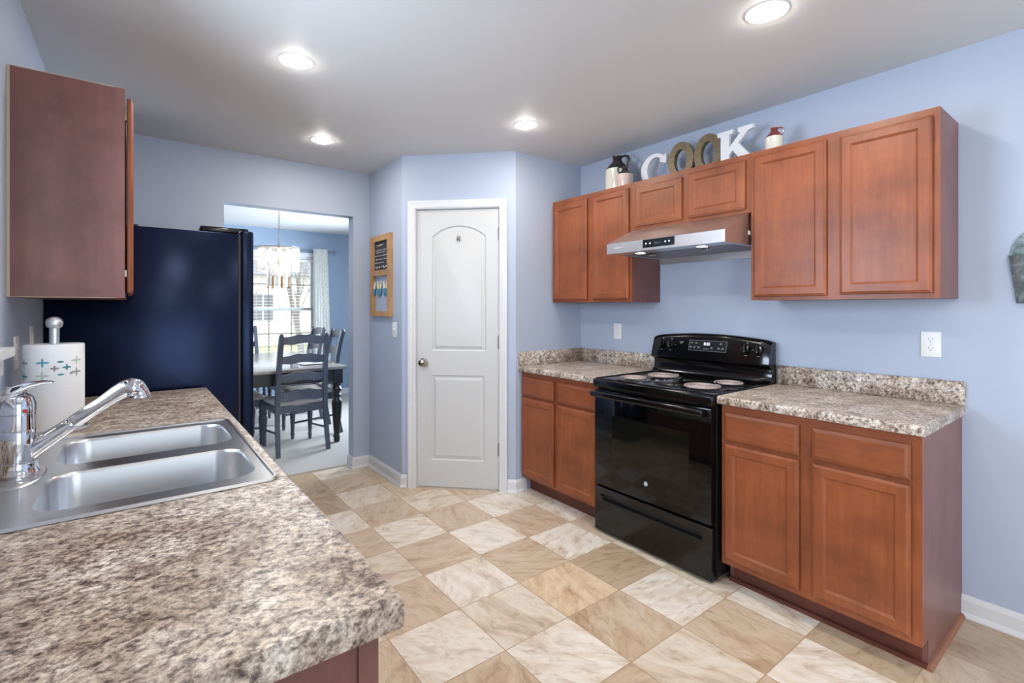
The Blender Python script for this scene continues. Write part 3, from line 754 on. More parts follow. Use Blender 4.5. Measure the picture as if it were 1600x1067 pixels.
t = tag(MB(CHROME).lathe([(0, 0), (0.017, 0), (0.017, 0.004), (0.0055, 0.008), (0.0055, 0.19), (0.0075, 0.191), (0.0075, 0.207), (0, 0.209)], 18).build('soap_dispenser', loc=(-0.262, 1.85, SZ + 0.0045), angle=30), 'thin chrome upright dispenser stem behind the faucet', 'dispenser')

# paper towel holder with roll
t = thing('paper_towel_holder', 'brushed steel upright paper towel holder with ball finial beside the refrigerator', 'holder', (-0.213, 2.295, 0.9145))
mb = MB(STEEL); mb.lathe([(0, 0), (0.090, 0), (0.092, 0.004), (0.090, 0.010), (0.084, 0.0125), (0, 0.0125)], 48); mb.build('base', t)
mb = MB(STEEL); mb.lathe([(0.0135, 0.0125), (0.0135, 0.352), (0.020, 0.356), (0.0225, 0.362), (0.0235, 0.372), (0.021, 0.382), (0.014, 0.390), (0, 0.393)], 28); mb.build('post', t)
mb = MB(TOWEL, TEAL, GREYP, SAGE, Mat('print_deep_teal', rgb(70, 140, 150), 0.8).m)
RR, RHt = 0.0795, 0.285
mb.lathe([(0.021, 0), (RR - 0.002, 0), (RR, 0.003), (RR, RHt - 0.003), (RR - 0.002, RHt), (0.021, RHt), (0.021, 0)], 64, caps=False)
# printed crosses wrap the sheet: angle about the roll, height, petal length, colours
def petal(ang, z, la, lz, mi, zc=0):
    n = 8; top = []; bot = []
    for i in range(n + 1):
        s_ = -1 + 2 * i / n; w2 = (1 - s_ * s_)
        if la > lz: a_, z_ = ang + s_ * la / RR, lz * w2; top.append((a_, z + z_)); bot.append((a_, z - z_))
        else: top.append((ang + la * w2 / RR, z + s_ * lz)); bot.append((ang - la * w2 / RR, z + s_ * lz))
    poly = top + bot[::-1][1:-1]
    vs = []
    for a_, z_ in poly: vs.append(mb.bm.verts.new(((RR + 0.0004) * math.cos(a_), (RR + 0.0004) * math.sin(a_), z_)))
    f = mb.bm.faces.new(vs); f.material_index = mi
base_ang = math.atan2(-2.295, 0.213)
def A(px): return base_ang + math.asin(max(-0.97, min(0.97, (px - 84.5) / 40.5)))
def zpx(y): return RHt - (y - 536.5) / 148 * RHt
zz = lambda y: zpx(y)
for (px, py, l, c1, c2, full) in ((47, 567, 9, 2, 2, 1), (69.5, 566.5, 9, 1, 1, 1), (92, 566, 6, 4, 4, 0), (112.5, 565, 9, 3, 3, 1), (84.5, 577, 6, 2, 2, 1), (100, 576, 6, 4, 4, 1), (47, 590, 9, 4, 4, 1), (69, 589, 9, 3, 3, 1), (92.5, 588, 6, 1, 1, 0), (106, 587, 4, 2, 2, 0), (112.5, 585.5, 9, 2, 2, 1)):
    u_ = 0.0021 * l; an = A(px) if abs(px - 84) < 38 else A(84 + math.copysign(37, px - 84))
    if full:
        petal(an, zz(py), 0.0034, u_ * 0.95, c1)
        petal(an - u_ * 0.5 / RR, zz(py), u_ * 0.5, 0.0032, c2); petal(an + u_ * 0.5 / RR, zz(py), u_ * 0.5, 0.0032, c2)
    else: petal(an, zz(py), u_ * 0.8, 0.0035, c2)
for (d_, z_, c_) in ((1.9, 0.225, 1), (2.5, 0.18, 2), (3.1, 0.225, 4), (3.7, 0.18, 3), (4.4, 0.225, 1), (-1.5, 0.19, 4)):
    petal(base_ang + d_, z_, 0.0022, 0.018, c_); petal(base_ang + d_, z_, 0.018, 0.002, c_)
roll = mb.build('paper_towel_roll', loc=(-0.213, 2.295, 0.9275), angle=40)
tag(roll, 'white paper towel roll printed with teal and grey crosses beside the refrigerator', 'paper towel')

# ------------------------------------------------------------------ refrigerator
t = thing('refrigerator', 'black refrigerator seen from its side at the end of the left counter', 'refrigerator', (XL + 0.01, 3.115, 0))
FWd = 0.905
mb = MB(FRIDGE); mb.box(0, 0.795, 0, FWd, 0.03, 1.752, 0.004, 2); mb.build('body', t)
for (y0, y1) in ((0.0, 0.45), (0.456, FWd)):
    mb = MB(FRIDGE); mb.box(0.806, 0.872, y0, y1, 0.10, 1.772, 0.012, 3)
    d_ = mb.build('door', t)
    hy = y1 - 0.05 if y0 == 0 else y0 + 0.05
    mb = MB(BLACKM); mb.tube([(0.872, hy, 0.62), (0.898, hy, 0.65), (0.914, hy, 0.8), (0.92, hy, 1.05), (0.914, hy, 1.3), (0.898, hy, 1.45), (0.872, hy, 1.48)], 0.012, 10); mb.build('handle', d_)
mb = MB(BLACKM); mb.box(0.795, 0.806, 0.006, FWd - 0.006, 0.10, 1.75); mb.build('door_gasket', t, smooth=False)
mb = MB(BLACKM); mb.box(0.70, 0.83, 0.02, FWd - 0.02, 0.0, 0.09); mb.build('kick_grille', t, smooth=False)
mb = MB(BLACKM); mb.box(0.02, 0.12, 0.02, FWd - 0.02, 0.0, 0.03); mb.build('rear_roller', t, smooth=False)
for (y0, y1) in ((0.004, 0.10), (FWd - 0.10, FWd - 0.004)):
    mb = MB(BLACKG); mb.box(0.61, 0.80, y0, y1, 1.752, 1.784, 0.012, 3); mb.lathe([(0.018, 0), (0.018, 0.014), (0, 0.014)], 16, (0.835, (y0 + y1) / 2, 1.772)); mb.box(0.79, 0.85, (y0 + y1) / 2 - 0.012, (y0 + y1) / 2 + 0.012, 1.775, 1.788, 0.003, 1)
    mb.build('hinge_cover', t)
mb = MB(BLACKM); mb.box(0.32, 0.345, 0.02, 0.06, 1.752, 1.763, 0.003, 1); mb.build('top_clip', t)

# ------------------------------------------------------------------ range
RX = 2.20
t = thing('electric_range', 'black freestanding electric coil range between the two right-hand countertops', 'stove', (RX, 2.043, 0), RW)
# local x 0..0.764 (left->right), y into wall, z up
Wd = 0.768
mb = MB(BLACKM); mb.box(0.001, Wd - 0.001, 0.05, 0.655, 0.03, 0.875); mb.build('body', t, smooth=False)
for (x, y) in ((0.04, 0.09), (Wd - 0.04, 0.09), (0.04, 0.6), (Wd - 0.04, 0.6)):
    mb = MB(BLACKM); mb.lathe([(0.018, 0), (0.018, 0.012), (0.01, 0.016), (0.01, 0.04)], 14, (x, y, 0)); mb.build('foot', t)
mb = MB(BLACKG); mb.box(0.0, Wd, 0.0, 0.60, 0.862, 0.915, 0.010, 3)
mb.tube([(0.014, 0.02, 0.9155), (0.014, 0.56, 0.9155)], 0.004, 8); mb.tube([(Wd - 0.014, 0.02, 0.9155), (Wd - 0.014, 0.56, 0.9155)], 0.004, 8); mb.tube([(0.014, 0.018, 0.9155), (Wd - 0.014, 0.018, 0.9155)], 0.004, 8)
mb.build('cooktop', t)
for (bx_, by_, br_) in ((2.043 - 1.834, 2.292 - RX, 0.073), (2.043 - 1.795, 2.512 - RX, 0.092), (2.043 - 1.425, 2.322 - RX, 0.092), (2.043 - 1.392, 2.540 - RX, 0.073)):
    by_ += 0.035
    root = None
    mb = MB(COIL)
    n = 150; turns = 4.2 if br_ > 0.08 else 3.6
    pts = []
    for i in range(n + 1):
        a_ = 2 * PI * turns * i / n; r_ = 0.018 + (br_ - 0.018) * i / n; pts.append((bx_ + r_ * math.cos(a_), by_ + r_ * math.sin(a_), 0.931))
    pts = [(bx_ + 0.012, by_, 0.925)] + pts
    mb.tube(pts, 0.0052 if br_ > 0.08 else 0.005, 8)
    bn = mb.build('burner_coil', t)
    mb = MB(PAN); R2 = br_ + 0.018
    mb.lathe([(R2 + 0.008, 0.0), (R2 + 0.008, 0.004), (R2 + 0.003, 0.0065), (R2 - 0.004, 0.005), (R2 - 0.012, 0.0028), (0.04, 0.0015), (0.01, 0.0012)], 44, (bx_, by_, 0.9150), caps=False); mb.build('drip_pan', bn)
    mb = MB(Mat('coil_support', rgb(60, 56, 55), 0.4, 0.8).m if 'coil_support' not in bpy.data.materials else bpy.data.materials['coil_support'])
    for k_ in range(3):
        a_ = k_ * 2 * PI / 3 + 0.5; c_, s_ = math.cos(a_), math.sin(a_)
        mb.tube([(bx_, by_, 0.923), (bx_ + c_ * br_, by_ + s_ * br_, 0.923)], 0.003, 6)
    mb.build('coil_support', bn)
# oven door
DXa, DXb = 0.006, Wd - 0.010
mb = MB(GLASSB); mb.box(DXa, DXb, 0.012, 0.05, 0.285, 0.850, 0.006, 2); od = mb.build('oven_door', t)
wx0, wx1, wz0, wz1 = 2.043 - 1.900, 2.043 - 1.405, 0.440, 0.711
mb = MB(GLASSW); mb.prism(rrect(wx0, wx1, wz0, wz1, 0.012, 4), 'y', 0.0112, 0.013); mb.build('window', od)
mb = MB(BLACKG); mb.box(0.006, Wd - 0.036, -0.034, -0.006, 0.810, 0.846, 0.010, 3); mb.box(0.012, 0.05, -0.01, 0.014, 0.818, 0.838, 0.003, 1); mb.box(Wd - 0.08, Wd - 0.042, -0.01, 0.014, 0.818, 0.838, 0.003, 1)
mb.build('handle', od)
mb = MB(BADGE); mb.M = Matrix.Translation((2.043 - 1.665, 0.0118, 0.383)) @ Matrix.Rotation(R(90), 4, 'X'); mb.lathe([(0, 0), (0.0125, 0), (0.0125, 0.0015), (0.011, 0.0022), (0, 0.0022)], 28)
bd = mb.build('badge', od); bd['label'] = 'round silver-blue badge'
text_mesh('GE', 0.013, Mat('badge_white', rgb(240, 244, 248), 0.4).m, 'monogram', od, (2.043 - 1.665, 0.0094, 0.383), (R(90), 0, 0), 0.0004, 0.8)
# storage drawer with recessed pull
mb = MB(BLACKG, BLACKM)
z0, z1 = 0.014, 0.272
outer = [(DXa, z0), (DXb, z0), (DXb, z1), (DXa, z1)]
gr = lambda i: rrect(0.05 + i, Wd - 0.055 - i, 0.196 + i, 0.240 - i, 0.0215 - i * 0.9, 6)
rg = mb.holed([(x + (0.004 if x < 0.3 else -0.004), z + (0.004 if z < 0.1 else -0.004)) for x, z in outer], [gr(0)], 0.012, to3)
q = mb.bridge(rg[0], [(x, 0.017, z) for x, z in outer]); q = mb.bridge(q, [(x, 0.05, z) for x, z in outer]); mb.bm.faces.new(q)
mb.mi = 1; q = mb.bridge(rg[1], [(x, 0.016, z) for x, z in gr(0.002)]); q = mb.bridge(q, [(x, 0.036, z) for x, z in gr(0.009)]); mb.bm.faces.new(q).material_index = 1
mb.build('storage_drawer', t)
# backguard
mb = MB(BLACKG)
def crown(x):
    s_ = (x - Wd / 2) / (Wd / 2); return 0.026 * (1 - s_ * s_)
N = 24
lp = []
for i in range(N + 1):
    x = Wd * i / N; c_ = crown(x)
    e = 0.0
    if i in (0, N): e = 0.006
    prof = [(0.655, 0.875), (0.655, 1.150 + c_ - e), (0.618 + e, 1.153 + c_ - e), (0.606 + e, 1.148 + c_ - e), (0.598 + e, 1.135 + c_ - e), (0.596 + e, 1.133 - e), (0.566 + e, 1.030), (0.566 + e, 1.018), (0.578 + e, 1.008), (0.600 + e, 1.000), (0.603 + e, 0.990), (0.600 + e, 0.945), (0.590, 0.925), (0.565, 0.9155), (0.565, 0.875)]
    lp.append([(x, y, z) for y, z in prof])
mb.loops(lp); bgd = mb.build('backguard', t, angle=40)
# control faces follow the slanted panel: y at z
def py(z): return 0.566 + (z - 1.030) / (1.133 - 1.030) * 0.030
tilt = math.atan(0.030 / 0.103)
def on_panel(x, z, off=0.0): return (x, py(z) - off, z)
mb = MB(PANEL); x0, x1 = 2.043 - 1.773, 2.043 - 1.520; mb.M = Matrix.Translation(on_panel((x0 + x1) / 2, 1.104, 0.0006)) @ Matrix.Rotation(-tilt, 4, 'X')
mb.box(-(x1 - x0) / 2, (x1 - x0) / 2, -0.0012, 0.002, -0.034, 0.034, 0.0008, 1)
cp = mb.build('control_panel', bgd)
mb = MB(ICON); mb.M = Matrix.Translation(on_panel((x0 + x1) / 2, 1.104, 0.002)) @ Matrix.Rotation(-tilt, 4, 'X')
for (ix, iz) in ((-0.105, 0.015), (-0.075, 0.015), (-0.11, -0.012), (-0.083, -0.012), (-0.055, -0.012), (0.03, -0.012), (0.075, -0.012), (0.10, -0.012), (0.085, 0.016)):
    mb.box(ix - 0.008, ix + 0.008, -0.0006, 0, iz - 0.004, iz - 0.0025); mb.box(ix - 0.006, ix + 0.007, -0.0006, 0, iz + 0.0015, iz + 0.0045)
for s_ in (1, -1):
    mb.box(-0.122, 0.122, -0.0004, 0, s_ * 0.032 - 0.0005, s_ * 0.032 + 0.0005); mb.box(s_ * 0.122 - 0.0005, s_ * 0.122 + 0.0005, -0.0004, 0, -0.032, 0.032)
mb.box(-0.022, 0.012, -0.0006, 0, -0.020, -0.0175); mb.build('button_print', cp, smooth=False)
text_mesh('8:55', 0.024, DISP, 'display_digits', cp, on_panel((x0 + x1) / 2 - 0.003, 1.115, 0.0030), (R(90) - tilt, 0, 0), 0.0003)
for kx in (2.043 - 1.962, 2.043 - 1.898, 2.043 - 1.404, 2.043 - 1.332):
    mb = MB(BLACKG, ICON); base = Matrix.Translation(on_panel(kx, 1.098, 0.0005)) @ Matrix.Rotation(R(90) - tilt, 4, 'X')
    mb.M = base; mb.lathe([(0, 0), (0.027, 0), (0.0265, 0.006), (0.0235, 0.015), (0.021, 0.020), (0, 0.021)], 28)
    mb.box(-0.0055, 0.0055, -0.024, 0.024, 0.012, 0.033, 0.003, 2)
    mb.mi = 1; mb.box(-0.0055, 0.0055, 0.037, 0.0395, 0, 0.0006); mb.box(-0.003, 0.003, 0.042, 0.045, 0, 0.0006); mb.box(-0.009, 0.007, -0.036, -0.0345, 0, 0.0006); mb.box(0.031, 0.035, 0.0, 0.0015, 0, 0.0006); mb.box(-0.035, -0.031, 0.0, 0.0015, 0, 0.0006)
    mb.build('knob', bgd)
mb = MB(ICON); mb.M = Matrix.Translation(on_panel(2.043 - 1.825, 1.115, 0.001)) @ Matrix.Rotation(-tilt, 4, 'X'); mb.box(-0.014, 0.014, -0.0005, 0, 0.002, 0.006); mb.box(-0.004, 0.004, -0.0005, 0, -0.008, -0.004); mb.build('indicator_print', bgd, smooth=False)

# ------------------------------------------------------------------ range hood
HX = 2.33
t = thing('range_hood', 'stainless steel under-cabinet range hood above the black range', 'range hood', (HX, 2.0440, 1.63), RW)
Wh = 0.762
hb = XW - HX - 0.001
mb = MB(STEEL)
prof = [(0.0, 0.037), (0.0, 0.0965), (0.006, 0.101), (0.241, 0.2045), (hb, 0.2045), (hb, 0.037)]
# outer shell, open below
x0, x1 = 0.0, Wh
lp0 = [(x0, y, z) for y, z in prof]; lp1 = [(x1, y, z) for y, z in prof]
a_ = [mb.bm.verts.new(p) for p in lp0]; b_ = [mb.bm.verts.new(p) for p in lp1]
for i in range(len(prof) - 1): mb.bm.faces.new((a_[i], a_[i + 1], b_[i + 1], b_[i]))
mb.bm.faces.new(a_); mb.bm.faces.new(b_)
shell = mb.build('canopy', t, smooth=False)
mb = MB(STEEL); mb.box(0.001, Wh - 0.001, 0.001, 0.115, 0.035, 0.038); mb.box(0.001, Wh - 0.001, hb - 0.03, hb, 0.035, 0.0385); mb.box(0.001, 0.02, 0.115, hb - 0.03, 0.035, 0.038); mb.box(Wh - 0.02, Wh - 0.001, 0.115, hb - 0.03, 0.035, 0.038)
mb.build('underside_rim', t, smooth=False)
mb = MB(STEEL); mb.box(0.0, Wh, hb - 0.012, hb, 0.0, 0.037); mb.build('rear_lip', t, smooth=False)
for (fx0, fx1) in ((0.022, Wh / 2 - 0.002), (Wh / 2 + 0.002, Wh - 0.022)):
    mb = MB(FILTER, SLOT); nb = 13; mb.mi = 1
    mb.box(fx0, fx1, 0.116, hb - 0.031, 0.0395, 0.044); mb.mi = 0
    mb.mi = 0
    for i in range(nb):
        x = fx0 + (fx1 - fx0) * (i + 0.5) / nb; mb.box(x - 0.0075, x + 0.0075, 0.122, hb - 0.036, 0.0380, 0.0396)
    mb.box(fx0, fx1, 0.116, 0.124, 0.037, 0.056); mb.box(fx0, fx1, hb - 0.038, hb - 0.031, 0.037, 0.056)
    fl_ = mb.build('baffle_filter', t, smooth=False)
    hxp = 2.044 - (1.842 if fx0 < 0.1 else 1.493)
    mb = MB(CHROME); mb.box(hxp - 0.018, hxp + 0.018, 0.168, 0.19, 0.022, 0.0375, 0.003, 1); mb.build('filter_handle', fl_)
for yy in (1.851, 1.452):
    lx = 2.044 - yy
    mb = MB(CHROME); mb.lathe([(0.034, 0), (0.034, -0.003), (0.029, -0.004), (0.029, 0)], 28, (lx, 0.078, 0.035), caps=False)
    lp_ = mb.build('lamp_ring', t)
    mb = MB(HOODL); mb.lathe([(0, 0), (0.028, 0), (0.028, -0.002), (0, -0.003)], 24, (lx, 0.078, 0.0345)); mb.build('lamp_lens', lp_)
    l = bpy.data.lights.new('hood_lamp', 'SPOT'); l.energy = 1.6; l.spot_size = R(120); l.spot_blend = 0.6; l.shadow_soft_size = 0.025; l.color = (1, 0.97, 0.92)
    lo = bpy.data.objects.new('hood_lamp_light', l); COL.objects.link(lo); lo.parent = t; lo.location = (lx, 0.078, 0.028)
mb = MB(PANEL, ICON); px0, px1 = 2.044 - 1.775, 2.044 - 1.567
mb.box(px0, px1, -0.0015, 0.0, 0.049, 0.0955, 0.0006, 1); mb.build('control_panel', t)
for bx_ in (1.752, 1.725, 1.624, 1.600):
    mb = MB(DISP); mb.M = Matrix.Translation((2.044 - bx_, -0.0015, 0.0725)) @ Matrix.Rotation(R(90), 4, 'X'); mb.lathe([(0, 0), (0.0042, 0), (0.0042, 0.0006), (0, 0.0006)], 14); mb.build('button', t)
mb = MB(ICON); mb.M = Matrix.Translation((2.044 - 1.675, -0.0015, 0.0725))
for k_ in range(4): mb.box(-0.02 + k_ * 0.011, -0.014 + k_ * 0.011, -0.0004, 0, -0.006 + 0.002 * (k_ % 2), -0.0045 + 0.002 * (k_ % 2)); mb.box(-0.02 + k_ * 0.011, -0.019 + k_ * 0.011, -0.0004, 0, -0.006, 0.006)
mb.build('clock_print', t, smooth=False)
mb = MB(PLATE); 
for k_ in range(10): mb.box(2.044 - 1.985 + k_ * 0.0062, 2.044 - 1.985 + k_ * 0.0062 + 0.0042, -0.0004, 0.0002, 0.066, 0.0705 + 0.001 * (k_ % 3))
mb.build('brand_lettering', t, smooth=False)
mb = MB(PLATE); mb.box(Wh, Wh + 0.003, hb - 0.31, hb - 0.295, 0.09, 0.11); mb.build('side_clip', t, smooth=False)

# ------------------------------------------------------------------ things on the wall cabinets
def jug(label, loc, r, h, body_m, glaze_m, rz, group=None, big=False):
    t = thing('stoneware_jug', label, 'jug', loc, rz, group)
    mb = MB(body_m, glaze_m); zs = h * 0.62
    mb.lathe([(0, 0), (r * 0.97, 0), (r, h * 0.02), (r, zs)], 36, caps=False)
    mb.build('body', t)
    mb = MB(glaze_m)
    mb.lathe([(r, zs), (r * 0.985, zs + h * 0.015), (r * 0.80, zs + h * 0.09), (r * 0.48, zs + h * 0.20), (r * 0.40, zs + h * 0.24), (r * 0.38, zs + h * 0.32), (r * 0.42, zs + h * 0.34), (r * 0.43, zs + h * 0.37), (r * 0.36, zs + h * 0.38), (r * 0.30, zs + h * 0.375), (r * 0.28, zs + h * 0.30)], 36, caps=False)
    mb.build('shoulder', t)
    mb = MB(glaze_m); z1 = zs + h * 0.33; z2 = zs + h * 0.10
    mb.tube([(r * 0.34, 0, z1), (r * 0.65, 0, z1 + h * 0.03), (r * 0.95, 0, z1 - h * 0.01), (r * 1.02, 0, z1 - h * 0.10), (r * 0.92, 0, z2 + h * 0.02), (r * 0.80, 0, z2 - h * 0.03)], [r * 0.10, r * 0.11, r * 0.11, r * 0.11, r * 0.10, r * 0.09], 10)
    mb.build('handle', t); return t
TOPZ = ut
jug('large cream stoneware jug with black shoulder and handle on the left wall cabinet', (2.720, 2.290, TOPZ), 0.083, 0.262, CREAM, GLZB, R(-70))
jug('small pale pink stoneware jug with charcoal shoulder in front of the large cream jug', (2.632, 2.150, TOPZ), 0.053, 0.137, PINKC, GLZG, R(160))
jug('small cream stoneware jug with red-brown shoulder right of the white letter K', (2.68, 1.205, TOPZ), 0.043, 0.138, CREAM, GLZR, R(-70))
# letters: local x = right, z = up, extruded along y
def letter(kind, label, loc, mat, poly, holes, th=0.035, rz=RW, group='letters spelling COOK on the wall cabinets'):
    mb = MB(mat)
    f = mb.holed(poly, holes, 0.0, to3)
    bk = MB(mat)
    allp = [poly] + holes
    for ring, lp in zip(f, allp):
        mb.bridge(ring, [(x, th, z) for x, z in lp])
    mb.holed(poly, holes, th, to3)
    bmesh.ops.remove_doubles(mb.bm, verts=mb.bm.verts, dist=1e-5)
    o = mb.build('decorative_letter', loc=loc, rz=rz, smooth=False)
    tag(o, label, 'letter', group); return o
def ell(cx, cz, a, b, a0, a1, n): return [(cx + a * math.cos(R(a0 + (a1 - a0) * i / n)), cz + b * math.sin(R(a0 + (a1 - a0) * i / n))) for i in range(n + 1)]
LX = 2.74
Lh = 0.208
cpoly = ell(0.108, Lh / 2, 0.108, Lh / 2, 46, 318, 40)
cin = ell(0.116, Lh / 2, 0.066, Lh / 2 - 0.024, 318, 52, 36)
cpoly = cpoly + [(0.200, 0.056)] + cin[1:-1] + [(0.150, 0.146), (0.198, 0.130), (0.199, 0.192), (0.190, 0.190)]
letter('C', 'white letter C, first of the four letters above the cabinets', (LX, 2.103, TOPZ), LETW, cpoly, [], th=0.03)
Oh = 0.235
opoly = ell(0.090, Oh / 2, 0.090, Oh / 2, 0, 360, 56)[:-1]
ohole = ell(0.090, Oh / 2, 0.045, Oh / 2 - 0.045, 0, 360, 44)[:-1]
letter('O', 'bronze letter O next to the white letter C', (LX, 1.891, TOPZ), LETB, opoly, [ohole], th=0.032)
letter('O', 'bronze letter O next to the white letter K', (LX, 1.7075, TOPZ), LETB, opoly, [ohole], th=0.032)
Kh = 0.207
kp = [(0, 0), (0.090, 0), (0.090, 0.024), (0.070, 0.028), (0.070, 0.064), (0.090, 0.088), (0.136, 0.028), (0.118, 0.024), (0.118, 0), (0.220, 0), (0.220, 0.022), (0.202, 0.026), (0.126, 0.122), (0.180, Kh - 0.028), (0.208, Kh - 0.022), (0.208, Kh), (0.122, Kh), (0.122, Kh - 0.026), (0.136, Kh - 0.028), (0.070, 0.108), (0.070, Kh - 0.028), (0.092, Kh - 0.022), (0.092, Kh), (0, Kh), (0, Kh - 0.024), (0.020, Kh - 0.028), (0.020, 0.028), (0, 0.024)]
letter('K', 'white slab-serif letter K, last of the four letters above the cabinets', (LX - 0.026, 1.540, TOPZ), LETW, kp, [], th=0.024)

# ------------------------------------------------------------------ wall sign, outlets, switches, metal tag
t = thing('framed_sign', 'honey pine frame with chalkboard above and hanging painted pieces below, near the pantry door', 'wall decor', (XD2 - 0.0005, 3.965, 1.268), RW)
SW, SH = 0.402, 0.652
mb = MB(PINE)
to3s = lambda x, y, z: (x, z, y)
outer = [(0, 0), (SW, 0), (SW, SH), (0, SH)]
hA = [(0.062, 0.372), (SW - 0.062, 0.372), (SW - 0.062, SH - 0.045), (0.062, SH - 0.045)]
hB = [(0.055, 0.042), (SW - 0.062, 0.042), (SW - 0.062, 0.328), (0.055, 0.328)]
rg = mb.holed(outer, [hA, hB], -0.024, to3s)
for ring, lp in zip(rg, (outer, hA, hB)): mb.bridge(ring, [(x, 0, z) for x, z in lp])
mb.holed(outer, [hA, hB], 0.0, to3s); bmesh.ops.remove_doubles(mb.bm, verts=mb.bm.verts, dist=1e-5)
mb.build('frame', t, smooth=False)
mb = MB(CHALK); mb.box(0.060, SW - 0.060, -0.008, -0.003, 0.370, SH - 0.043); cb = mb.build('chalkboard', t, smooth=False)
mb = MB(CHALKW); rnd = random.Random(3)
rows = [(0.575, 0.10, 0.24, 0.016), (0.535, 0.075, 0.33, 0.010), (0.518, 0.10, 0.28, 0.009), (0.490, 0.075, 0.33, 0.010), (0.462, 0.075, 0.33, 0.010), (0.434, 0.075, 0.25, 0.009), (0.398, 0.075, 0.32, 0.022)]
for (z, xa, xb, hh) in rows:
    x = xa
    while x < xb:
        pts = []
        lw = rnd.uniform(0.6, 1.0) * hh
        for k_ in range(4): pts.append((x + lw * k_ / 3 * 0.7, -0.0088, z + hh * rnd.uniform(-0.5, 0.5)))
        mb.tube(pts, 0.0011 if hh < 0.015 else 0.0016, 4)
        x += lw * rnd.choice([0.9, 1.0, 1.6])
mb.build('chalk_writing', cb, smooth=False)
mb = MB(Mat('jute_string', rgb(90, 80, 66), 0.9).m); mb.tube([(0.055, -0.012, 0.272), (0.2, -0.012, 0.262), (SW - 0.062, -0.012, 0.272)], 0.0015, 6); mb.build('string', t)
for k_, xx in enumerate((0.078, 0.135, 0.195, 0.255, 0.315)):
    mb = MB(CREAMF, BLUEF)
    tl = [0.25, -0.15, 0.2, -0.2, 0.15][k_]
    mb.M = Matrix.Translation((xx, -0.012, 0.268)) @ Matrix.Rotation(tl, 4, 'Y')
    mb.lathe([(0, 0.012), (0.010, 0.006), (0.018, -0.02), (0.017, -0.045)], 14, caps=False)
    mb.mi = 1; mb.lathe([(0.017, -0.045), (0.021, -0.060), (0.019, -0.085), (0.008, -0.102), (0, -0.105)], 14, caps=False)
    for v_ in mb.bm.verts: v_.co.y = -0.012 + (v_.co.y + 0.012) * 0.35
    mb.build('hanging_ornament', t)
def outlet(label, loc, rz, kind='outlet'):
    t = thing('wall_outlet' if kind == 'outlet' else 'light_switch', label, 'outlet' if kind == 'outlet' else 'switch', loc, rz)
    mb = MB(PLATE); mb.box(-0.036, 0.036, -0.006, 0, -0.058, 0.058, 0.003, 2); mb.build('cover_plate', t)
    if kind == 'outlet':
        for s_ in (1, -1):
            mb = MB(PLATE, SLOT); mb.prism(rrect(-0.017, 0.017, s_ * 0.020 - 0.014, s_ * 0.020 + 0.014, 0.009, 5), 'y', -0.0085, -0.005)
            mb.mi = 1
            mb.box(-0.0085, -0.0068, -0.0089, -0.008, s_ * 0.02, s_ * 0.02 + 0.008); mb.box(0.0068, 0.0085, -0.0089, -0.008, s_ * 0.02 + 0.001, s_ * 0.02 + 0.008)
            mb.box(-0.002, 0.002, -0.0089, -0.008, s_ * 0.02 - 0.009, s_ * 0.02 - 0.005); mb.build('socket', t)
        mb = MB(NICKEL); mb.M = Matrix.Translation((0, -0.006, 0)) @ Matrix.Rotation(R(90), 4, 'X'); mb.lathe([(0, 0), (0.003, 0), (0.0025, 0.001), (0, 0.0012)], 10); mb.build('screw', t)
    elif kind == 'toggle':
        mb = MB(PLATE); mb.box(-0.006, 0.006, -0.016, -0.005, -0.004, 0.010, 0.002, 1); mb.build('toggle', t)
    else:
        mb = MB(PLATE); mb.box(-0.016, 0.016, -0.010, -0.005, -0.032, 0.032, 0.002, 1); mb.build('rocker', t)
    return t
outlet('white duplex outlet on the wall near the right end of the countertop backsplash', (XW, 0.608, 1.172), RW)
outlet('white duplex outlet under the corner wall cabinet, left of the range', (XW, 2.415, 1.163), RW)
outlet('white outlet plate on the left wall nearest the sink window', (XL, 2.445, 1.178), LW)
outlet('white switch plate on the left wall behind the paper towels', (XL, 2.775, 1.205), LW, 'rocker')
outlet('white toggle light switch below the pine framed sign', (XD2, 3.528, 1.168), RW, 'toggle')
# galvanized arched wall pocket, cut by the frame's right edge
t = thing('galvanized_wall_pocket', 'weathered galvanized arched metal wall planter at the right edge of the photo', 'wall decor', (XW - 0.001, 0.36, 1.355), RW)
mb = MB(GALV)
WP = 0.32
back = [(0.024, 0), (WP - 0.024, 0), (WP + 0.0, 0.19), (WP - 0.006, 0.20)] + [(WP / 2 + (WP / 2 - 0.006) * math.cos(R(a_)), 0.20 + 0.13 * math.sin(R(a_))) for a_ in range(10, 180, 10)] + [(0.006, 0.20), (0, 0.19)]
mb.prism(back, 'y', -0.0045, 0); mb.build('back_plate', t, smooth=False)
mb = MB(GALV)
rows_ = []
for z, hw, dp in ((0.0, WP / 2 - 0.024, 0.045), (0.10, WP / 2 - 0.012, 0.055), (0.195, WP / 2, 0.062)):
    rows_.append([(WP / 2 - hw * math.cos(R(a_)), -0.0045 - dp * math.sin(R(a_)), z) for a_ in range(0, 181, 12)])
mb.loops(rows_, cap0=True, cap1=False); mb.build('pocket', t, angle=50)

